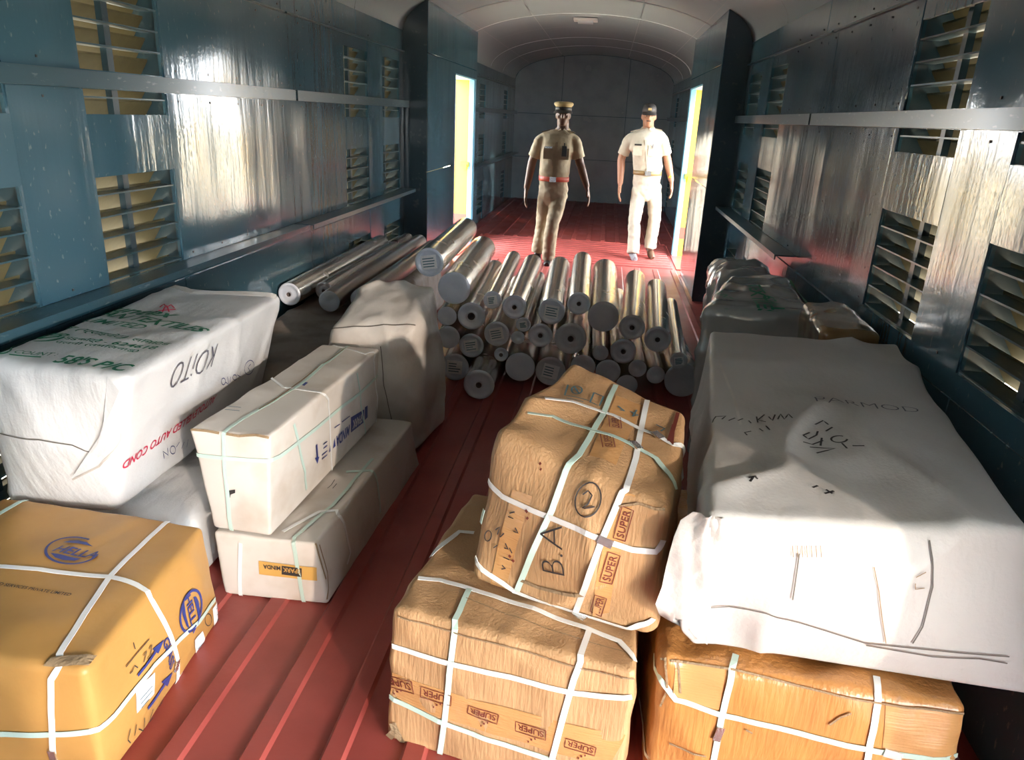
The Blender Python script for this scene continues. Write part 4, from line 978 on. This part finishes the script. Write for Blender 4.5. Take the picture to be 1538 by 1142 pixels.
def hand(mb, wr, tip, inward, s=1.0):
    """palm and five slightly curled fingers hanging from the wrist"""
    d = (Vector(tip) - Vector(wr)).normalized(); f = Vector((0, -1, 0)); f = (f - d * f.dot(d)).normalized(); side = d.cross(f).normalized()
    if side.dot(inward) < 0: side = -side            # side points towards the thigh
    pm = Vector(wr) + d * 0.05 * s
    # palm: broad front to back, thin side to side
    rings = [(Vector(wr) + d * a * s, f * b * s, side * c * s) for a, b, c in ((-0.01, 0.024, 0.020), (0.02, 0.030, 0.018), (0.055, 0.040, 0.016), (0.09, 0.038, 0.013), (0.10, 0.034, 0.010))]
    ring_loft(mb, rings, 14)
    for k, L in enumerate((0.075, 0.085, 0.078, 0.060)):
        a = Vector(wr) + d * 0.090 * s + f * (0.029 - 0.0195 * k) * s
        limb(mb, [a, a + d * L * 0.45 * s + side * 0.006, a + d * L * 0.8 * s + side * 0.020, a + d * L * s + side * 0.034], [0.0092 * s, 0.0088 * s, 0.008 * s, 0.0065 * s], 1.0, 2)
    a = Vector(wr) + d * 0.035 * s + f * 0.028 * s
    limb(mb, [a, a + d * 0.03 * s + f * 0.022 * s + side * 0.006, a + d * 0.062 * s + f * 0.028 * s + side * 0.012], [0.013 * s, 0.011 * s, 0.008 * s], 1.0, 2)

def build_person(off, k, Y, J, label, skin, shirt, trousers, cap, belt, shoes, wide=1.0):
    def W(n, dy=0.0): p = J[n]; return ony(off[0] + p[0] / k, off[1] + p[1] / k, Y + (p[2] if len(p) > 2 else 0) + dy)
    def G_(n, z): p = J[n]; q = onz(off[0] + p[0] / k, off[1] + p[1] / k, z); return q
    aL, aR = G_('ankL', J['ankL'][2]), G_('ankR', J['ankR'][2])
    hd, neck = W('chin'), W('neck'); crown = W('crown')
    shL, shR, elL, elR, wrL, wrR, tpL, tpR = [W(n) for n in ('shL', 'shR', 'elL', 'elR', 'wrL', 'wrR', 'tipL', 'tipR')]
    pel = W('pelvis'); hipL, hipR, knL, knR = [W(n) for n in ('hipL', 'hipR', 'kneeL', 'kneeR')]
    base = Vector(((aL.x + aR.x) / 2, (aL.y + aR.y) / 2, 0.0))
    R = empty('person', base, label, 'person')
    chest = (shL + shR) / 2; X1 = Vector((1, 0, 0)); Yv = Vector((0, 1, 0))
    sw = (shR - shL).length / 2
    tilt = (shR - shL).normalized()
    hh = crown.z - hd.z; hc = Vector((hd.x, Y + 0.0, (crown.z + hd.z) / 2))
    # --- body: one continuous skin surface
    b = MB()
    prof = [(-0.50, 0.028, 0.028, -0.052), (-0.46, 0.042, 0.046, -0.040), (-0.36, 0.056, 0.068, -0.022), (-0.22, 0.066, 0.085, -0.008), (-0.02, 0.073, 0.095, 0.0), (0.18, 0.076, 0.098, 0.006), (0.34, 0.070, 0.090, 0.008), (0.44, 0.050, 0.064, 0.008), (0.495, 0.02, 0.028, 0.008)]
    fs = hh / 0.235
    ring_loft(b, [(hc + Vector((0, dy, z * hh)), X1 * rx * fs, Yv * ry * fs) for z, rx, ry, dy in prof])
    fy = -0.095 * fs
    ball(b, hc + Vector((0, fy - 0.006, -0.10 * hh)), 0.014, 0.018, 0.014); limb(b, [hc + Vector((0, fy + 0.006, 0.05 * hh)), hc + Vector((0, fy - 0.012, -0.09 * hh))], [0.009, 0.013], 1, 3)   # nose
    ball(b, hc + Vector((0, fy + 0.012, 0.07 * hh)), 0.05, 0.016, 0.010)                                            # brow
    ball(b, hc + Vector((0, fy + 0.026, -0.265 * hh)), 0.024, 0.016, 0.008); ball(b, hc + Vector((0, fy + 0.026, -0.30 * hh)), 0.020, 0.016, 0.008)   # lips
    for s in (-1, 1):
        ball(b, hc + Vector((s * 0.076 * fs, 0.012, -0.04 * hh)), 0.012, 0.020, 0.032); ball(b, hc + Vector((s * 0.036, fy + 0.028, -0.10 * hh)), 0.022, 0.016, 0.020)
    limb(b, [Vector((hd.x, Y + 0.02, hd.z + 0.06)), Vector((neck.x, Y + 0.025, neck.z)), chest + Vector((0, 0.02, -0.03))], [0.062, 0.062, 0.08])
    tw = sw * 0.80
    ring_loft(b, [(chest + Vector((0, 0.01, 0.015)), tilt * tw * 0.8, Yv * 0.07), (chest + Vector((0, 0, -0.10)), tilt * tw, Yv * 0.105), (pel * 0.5 + chest * 0.5, X1 * tw * 0.85, Yv * 0.10), (pel, X1 * tw * 0.9, Yv * 0.105), (pel + Vector((0, 0, -0.10)), X1 * tw * 0.92, Yv * 0.11)])
    for sh, el, wr, tp, inn in ((shL, elL, wrL, tpL, X1), (shR, elR, wrR, tpR, -X1)):
        limb(b, [sh + inn * 0.03, sh + (el - sh) * 0.35, el, el + (wr - el) * 0.35, wr], [0.042, 0.047, 0.046, 0.045, 0.031], 0.95)
        hand(b, wr, tp, inn, 1.18)
    for hp, kn, an in ((hipL, knL, aL), (hipR, knR, aR)): limb(b, [hp, kn, kn + (an - kn) * 0.35, an], [0.078, 0.052, 0.052, 0.036], 1.0)
    remeshed(b, 'body', skin, R, base, 0.0062, 2)
    # --- face details
    for s in (-1, 1):
        e = MB(); ball(e, hc + Vector((s * 0.030, fy + 0.014, 0.0)) - base, 0.011, 0.007, 0.005, 8); eo = e.build('eye', 'eye_white', R, True)
        e = MB(); ball(e, hc + Vector((s * 0.030, fy + 0.007, 0.0)) - base, 0.0055, 0.004, 0.0055, 8); e.build('iris', 'hair_black', eo, True)
        e = MB(); limb(e, [hc + Vector((s * 0.014, fy + 0.001, 0.075 * hh)) - base, hc + Vector((s * 0.03, fy + 0.003, 0.095 * hh)) - base, hc + Vector((s * 0.050, fy + 0.014, 0.075 * hh)) - base], [0.003, 0.0045, 0.0025], 1, 3); e.build('eyebrow', 'hair_black', R, True)
    e = MB(); ball(e, hc + Vector((0, fy + 0.011, -0.282 * hh)) - base, 0.022, 0.006, 0.0045, 8); e.build('mouth', 'lip', R, True)
    if J.get('moustache'): e = MB(); ball(e, hc + Vector((0, fy + 0.009, -0.225 * hh)) - base, 0.028, 0.008, 0.008, 8); e.build('moustache', 'hair_black', R, True)
    h = MB(); ring_loft(h, [(hc + Vector((0, dy, z * hh)), X1 * rx * fs * 1.05, Yv * ry * fs * 1.04) for z, rx, ry, dy in ((-0.12, 0.064, 0.058, 0.040), (0.02, 0.074, 0.074, 0.030), (0.18, 0.0775, 0.088, 0.020), (0.34, 0.072, 0.088, 0.012), (0.47, 0.04, 0.05, 0.01))])
    h.v = [tuple(Vector(v) - base) for v in h.v]; h.build('hair', 'hair_black', R, True)
    # --- shirt
    s_ = MB()
    wz = pel + Vector((0, 0, 0.035))
    mid = wz * 0.45 + chest * 0.55
    ring_loft(s_, [(chest + Vector((0, 0.015, 0.072)), tilt * sw * 0.42, Yv * 0.06), (chest + Vector((0, 0.012, 0.052)), tilt * sw * 0.82, Yv * 0.072), (chest + Vector((0, 0.008, 0.028)), tilt * sw * 1.05, Yv * 0.090), (chest + Vector((0, 0.0, -0.05)), tilt * sw * 1.02 * wide, Yv * 0.118), (chest + Vector((0, -0.01, -0.15)), tilt * sw * 1.02 * wide, Yv * 0.132), (mid, X1 * sw * 0.98 * wide, Yv * 0.132),
        (wz + Vector((0, -0.005, 0.06)), X1 * sw * 0.97 * wide, Yv * 0.130), (wz, X1 * sw * 0.92 * wide, Yv * 0.122), (wz + Vector((0, 0, -0.035)), X1 * sw * 0.85 * wide, Yv * 0.115)], 28)
    for sh, el, inn in ((shL, elL, X1), (shR, elR, -X1)):
        d = (el - sh); limb(s_, [sh + inn * 0.06 + Vector((0, 0.01, 0.0)), sh + d * 0.2, sh + d * 0.55, sh + d * 0.83], [0.056, 0.062, 0.065, 0.070], 0.95)
    so = remeshed(s_, 'shirt', shirt, R, base, 0.0085, 3, 0.006, 3)
    # --- trousers
    t_ = MB(); tw = sw * 0.90 * wide
    ring_loft(t_, [(wz + Vector((0, 0, 0.0)), X1 * tw, Yv * 0.118), (wz + Vector((0, 0, -0.10)), X1 * tw * 1.03, Yv * 0.130), ((hipL + hipR) / 2 + Vector((0, 0, -0.05)), X1 * tw * 1.03, Yv * 0.128), ((hipL + hipR) / 2 + Vector((0, 0, -0.13)), X1 * tw * 0.7, Yv * 0.09)], 26)
    for hp, kn, an in ((hipL, knL, aL), (hipR, knR, aR)):
        limb(t_, [hp + Vector((0, 0, 0.04)), hp + (kn - hp) * 0.4, kn, kn + (an - kn) * 0.5, an + Vector((0, 0, -0.025))], [0.084, 0.086, 0.072, 0.072, 0.074], 1.1)
    remeshed(t_, 'trousers', trousers, R, base, 0.0085, 3, 0.008, 11)
    # --- belt with buckle
    rg = []
    bz = wz + Vector((0, -0.002, 0.0))
    for dz in (-0.024, 0.024):
        for ex in ((0.0,) if dz < 0 else (0.0,)): rg.append((bz + Vector((0, 0, dz)), X1 * (tw + 0.010), Yv * 0.140))
    be = MB(); ring_loft(be, rg, 32); be.v = [tuple(Vector(v) - base) for v in be.v]; bo = be.build('belt', belt[0], R, True)
    MB().box(*[c for p in zip((bz - base + Vector((-0.035, -0.152, -0.026))), (bz - base + Vector((0.035, -0.138, 0.026)))) for c in p]).build('belt_buckle', belt[1], bo)
    # --- collar, placket, pockets, badges, shoulder straps
    nb = Vector((neck.x, Y + 0.02, chest.z + 0.065))
    for s in (-1, 1):
        c = MB(); c.hexa([nb + Vector(v) - base for v in ((s * 0.005, -0.085, 0.0), (s * 0.075, -0.085, -0.045), (s * 0.045, 0.03, 0.025), (s * 0.085, 0.03, 0.0), (s * 0.012, -0.080, 0.012), (s * 0.078, -0.076, -0.030), (s * 0.050, 0.035, 0.045), (s * 0.082, 0.035, 0.012))]); c.build('collar', shirt, R)
        sh = shL if s < 0 else shR
        c = MB(); a = chest + tilt * s * sw * 0.50 + Vector((0, 0.0, 0.062)) - base; b2 = chest + tilt * s * sw * 1.02 + Vector((0, 0.0, 0.040)) - base
        c.hexa([a + Vector((0, -0.022, 0)), b2 + Vector((0, -0.026, 0)), a + Vector((0, 0.022, 0)), b2 + Vector((0, 0.026, 0)), a + Vector((0, -0.022, 0.01)), b2 + Vector((0, -0.026, 0.01)), a + Vector((0, 0.022, 0.01)), b2 + Vector((0, 0.026, 0.01))]); c.build('shoulder_strap', shirt, R)
        q = chest + Vector((s * 0.085, -0.139, -0.165)) - base; MB().box(q.x - 0.05, q.x + 0.05, q.y - 0.004, q.y + 0.012, q.z - 0.06, q.z + 0.055).build('pocket', shirt, R)
    p = chest - base; q2 = wz - base
    c = MB(); c.hexa([(q2.x - 0.014, q2.y - 0.139, q2.z), (q2.x + 0.014, q2.y - 0.139, q2.z), (q2.x - 0.014, q2.y - 0.125, q2.z), (q2.x + 0.014, q2.y - 0.125, q2.z), (p.x - 0.014, p.y - 0.135, p.z - 0.05), (p.x + 0.014, p.y - 0.135, p.z - 0.05), (p.x - 0.014, p.y - 0.115, p.z - 0.05), (p.x + 0.014, p.y - 0.115, p.z - 0.05)]); c.build('placket', shirt, R)
    MB().box(p.x - 0.125, p.x - 0.045, p.y - 0.150, p.y - 0.142, p.z - 0.115, p.z - 0.097).build('name_badge', J['badge'][0], R)
    if J['badge'][1]: MB().box(p.x + 0.060, p.x + 0.110, p.y - 0.172, p.y - 0.142, p.z - 0.19, p.z - 0.085).box(p.x + 0.078, p.x + 0.088, p.y - 0.165, p.y - 0.155, p.z - 0.085, p.z - 0.055).build('radio', 'shoe_black', R)
    else: MB().box(p.x + 0.078, p.x + 0.094, p.y - 0.150, p.y - 0.142, p.z - 0.135, p.z - 0.085).build('badge', 'shoe_grey', R)
    # --- cap
    c0 = hc + Vector((0, 0.004, 0.20 * hh)) - base
    if cap == 'peaked':
        m1 = MB(); ring_loft(m1, [(c0 + Vector((0, dy, z)), X1 * rx, Yv * ry) for z, rx, ry, dy in ((0.0, 0.082, 0.104, 0), (0.04, 0.084, 0.106, 0), (0.052, 0.098, 0.120, -0.006), (0.068, 0.102, 0.124, -0.010), (0.082, 0.092, 0.112, -0.012), (0.088, 0.06, 0.08, -0.012))], 26); co = m1.build('cap', 'cap_khaki', R, True)
        m2 = MB(); ring_loft(m2, [(c0 + Vector((0, 0, z)), X1 * 0.086, Yv * 0.108) for z in (0.004, 0.034)], 26); m2.build('cap_band', 'cap_black', co, True)
        G2 = [[c0 + Vector((0.084 * r * math.sin(a), -0.104 * r * math.cos(a) - (r - 1) * 0.05, 0.004 - (r - 1) * 0.10)) for a in [math.radians(-75 + 150 * q / 14) for q in range(15)]] for r in (0.97, 1.12, 1.26)]
        v = MB().grid(G2).grid([[x + Vector((0, 0, -0.004)) for x in r] for r in G2], True); v.build('cap_peak', 'cap_black', co, True)
    else:
        m1 = MB(); ring_loft(m1, [(c0 + Vector((0, dy, z)), X1 * rx, Yv * ry) for z, rx, ry, dy in ((-0.01, 0.081, 0.104, 0), (0.03, 0.080, 0.103, 0), (0.06, 0.072, 0.092, 0.003), (0.08, 0.054, 0.07, 0.005), (0.09, 0.02, 0.03, 0.005))], 24); co = m1.build('cap', 'cap_black', R, True)
        G2 = [[c0 + Vector((0.081 * min(r, 1.05) * math.sin(a), -0.104 * r * math.cos(a) - (r - 1) * 0.02, -0.004 - (r - 1) * 0.05)) for a in [math.radians(-70 + 140 * q / 14) for q in range(15)]] for r in (0.97, 1.3, 1.62)]
        v = MB().grid(G2).grid([[x + Vector((0, 0, -0.004)) for x in r] for r in G2], True); v.build('cap_peak', 'cap_black', co, True)
        MB().box(c0.x - 0.02, c0.x + 0.02, c0.y - 0.110, c0.y - 0.100, c0.z + 0.015, c0.z + 0.04).build('cap_badge', 'cap_khaki', co)
    # --- shoes
    for an, m_, tz in ((aL, shoes[0], J['heelL']), (aR, shoes[1], J['heelR'])):
        f = MB(); a = an - base; top = a.z
        zs = max(0.0, tz)
        heel = Vector((a.x, a.y + 0.045, zs + 0.035)); toe = Vector((a.x + J.get('toe', 0.0), a.y - 0.165, 0.028)); ball_ = (heel + toe) / 2 + Vector((0, -0.03, -0.002))
        limb(f, [heel, heel * 0.6 + ball_ * 0.4, ball_, toe], [0.036, 0.040, 0.046, 0.030], 0.75); limb(f, [heel + Vector((0, -0.03, 0.0)), Vector((a.x, a.y + 0.01, top + 0.02))], [0.044, 0.046], 1.0)
        f.v = [tuple(Vector(v) + base) for v in f.v]; so = remeshed(f, 'shoe', m_, R, base, 0.006, 2)
        for v in so.data.vertices:
            if v.co.z < 0.004: v.co.z = 0.004
    # --- watch
    if J.get('watch'):
        w = MB(); d = (elR - wrR).normalized(); limb(w, [wrR + d * 0.035 - base, wrR + d * 0.06 - base], [0.034, 0.034], 1.0, 2); w.build('wristwatch', 'latch_yellow', R, True)
    return R
build_person((780, 140), 4.392, 8.25, dict(chin=(285, 214), crown=(285, 72), neck=(285, 238), shL=(150, 285), shR=(362, 290), elL=(88, 445, 0.06), elR=(398, 455, 0.04), wrL=(48, 630, 0.02), wrR=(446, 622, -0.06), tipL=(36, 722, -0.02), tipR=(462, 712, -0.10),
    pelvis=(226, 585), hipL=(180, 655), hipR=(270, 655), kneeL=(150, 880, 0.05), kneeR=(214, 885, -0.14), ankL=(122, 1040, 0.13), ankR=(190, 1082, 0.085), heelL=0.06, heelR=0.0, badge=('silver', True)),
    'officer in dark khaki uniform and peaked cap walking up with arms held out', 'skin_dark', 'khaki', 'khaki', 'peaked', ('belt_red', 'silver'), ('shoe_black', 'shoe_black'))
build_person((910, 140), 4.392, 9.15, dict(chin=(277, 222), crown=(277, 80), neck=(280, 240), shL=(164, 282), shR=(366, 272), elL=(104, 430, 0.05), elR=(404, 430, 0.05), wrL=(94, 600, -0.02), wrR=(432, 580, -0.05), tipL=(82, 695, -0.06), tipR=(436, 668, -0.10),
    pelvis=(272, 545), hipL=(220, 640), hipR=(316, 630), kneeL=(190, 830, -0.12), kneeR=(322, 815, -0.06), ankL=(180, 1045, 0.09), ankR=(292, 1010, 0.14), heelL=0.0, heelR=0.05, toe=0.03, badge=('shoe_black', False), moustache=True, watch=True),
    'officer in pale khaki uniform and black cap stepping forward in the sunlight', 'skin_mid', 'khaki_pale', 'khaki_pale', 'baseball', ('belt_brown', 'silver'), ('shoe_grey', 'shoe_brown'))
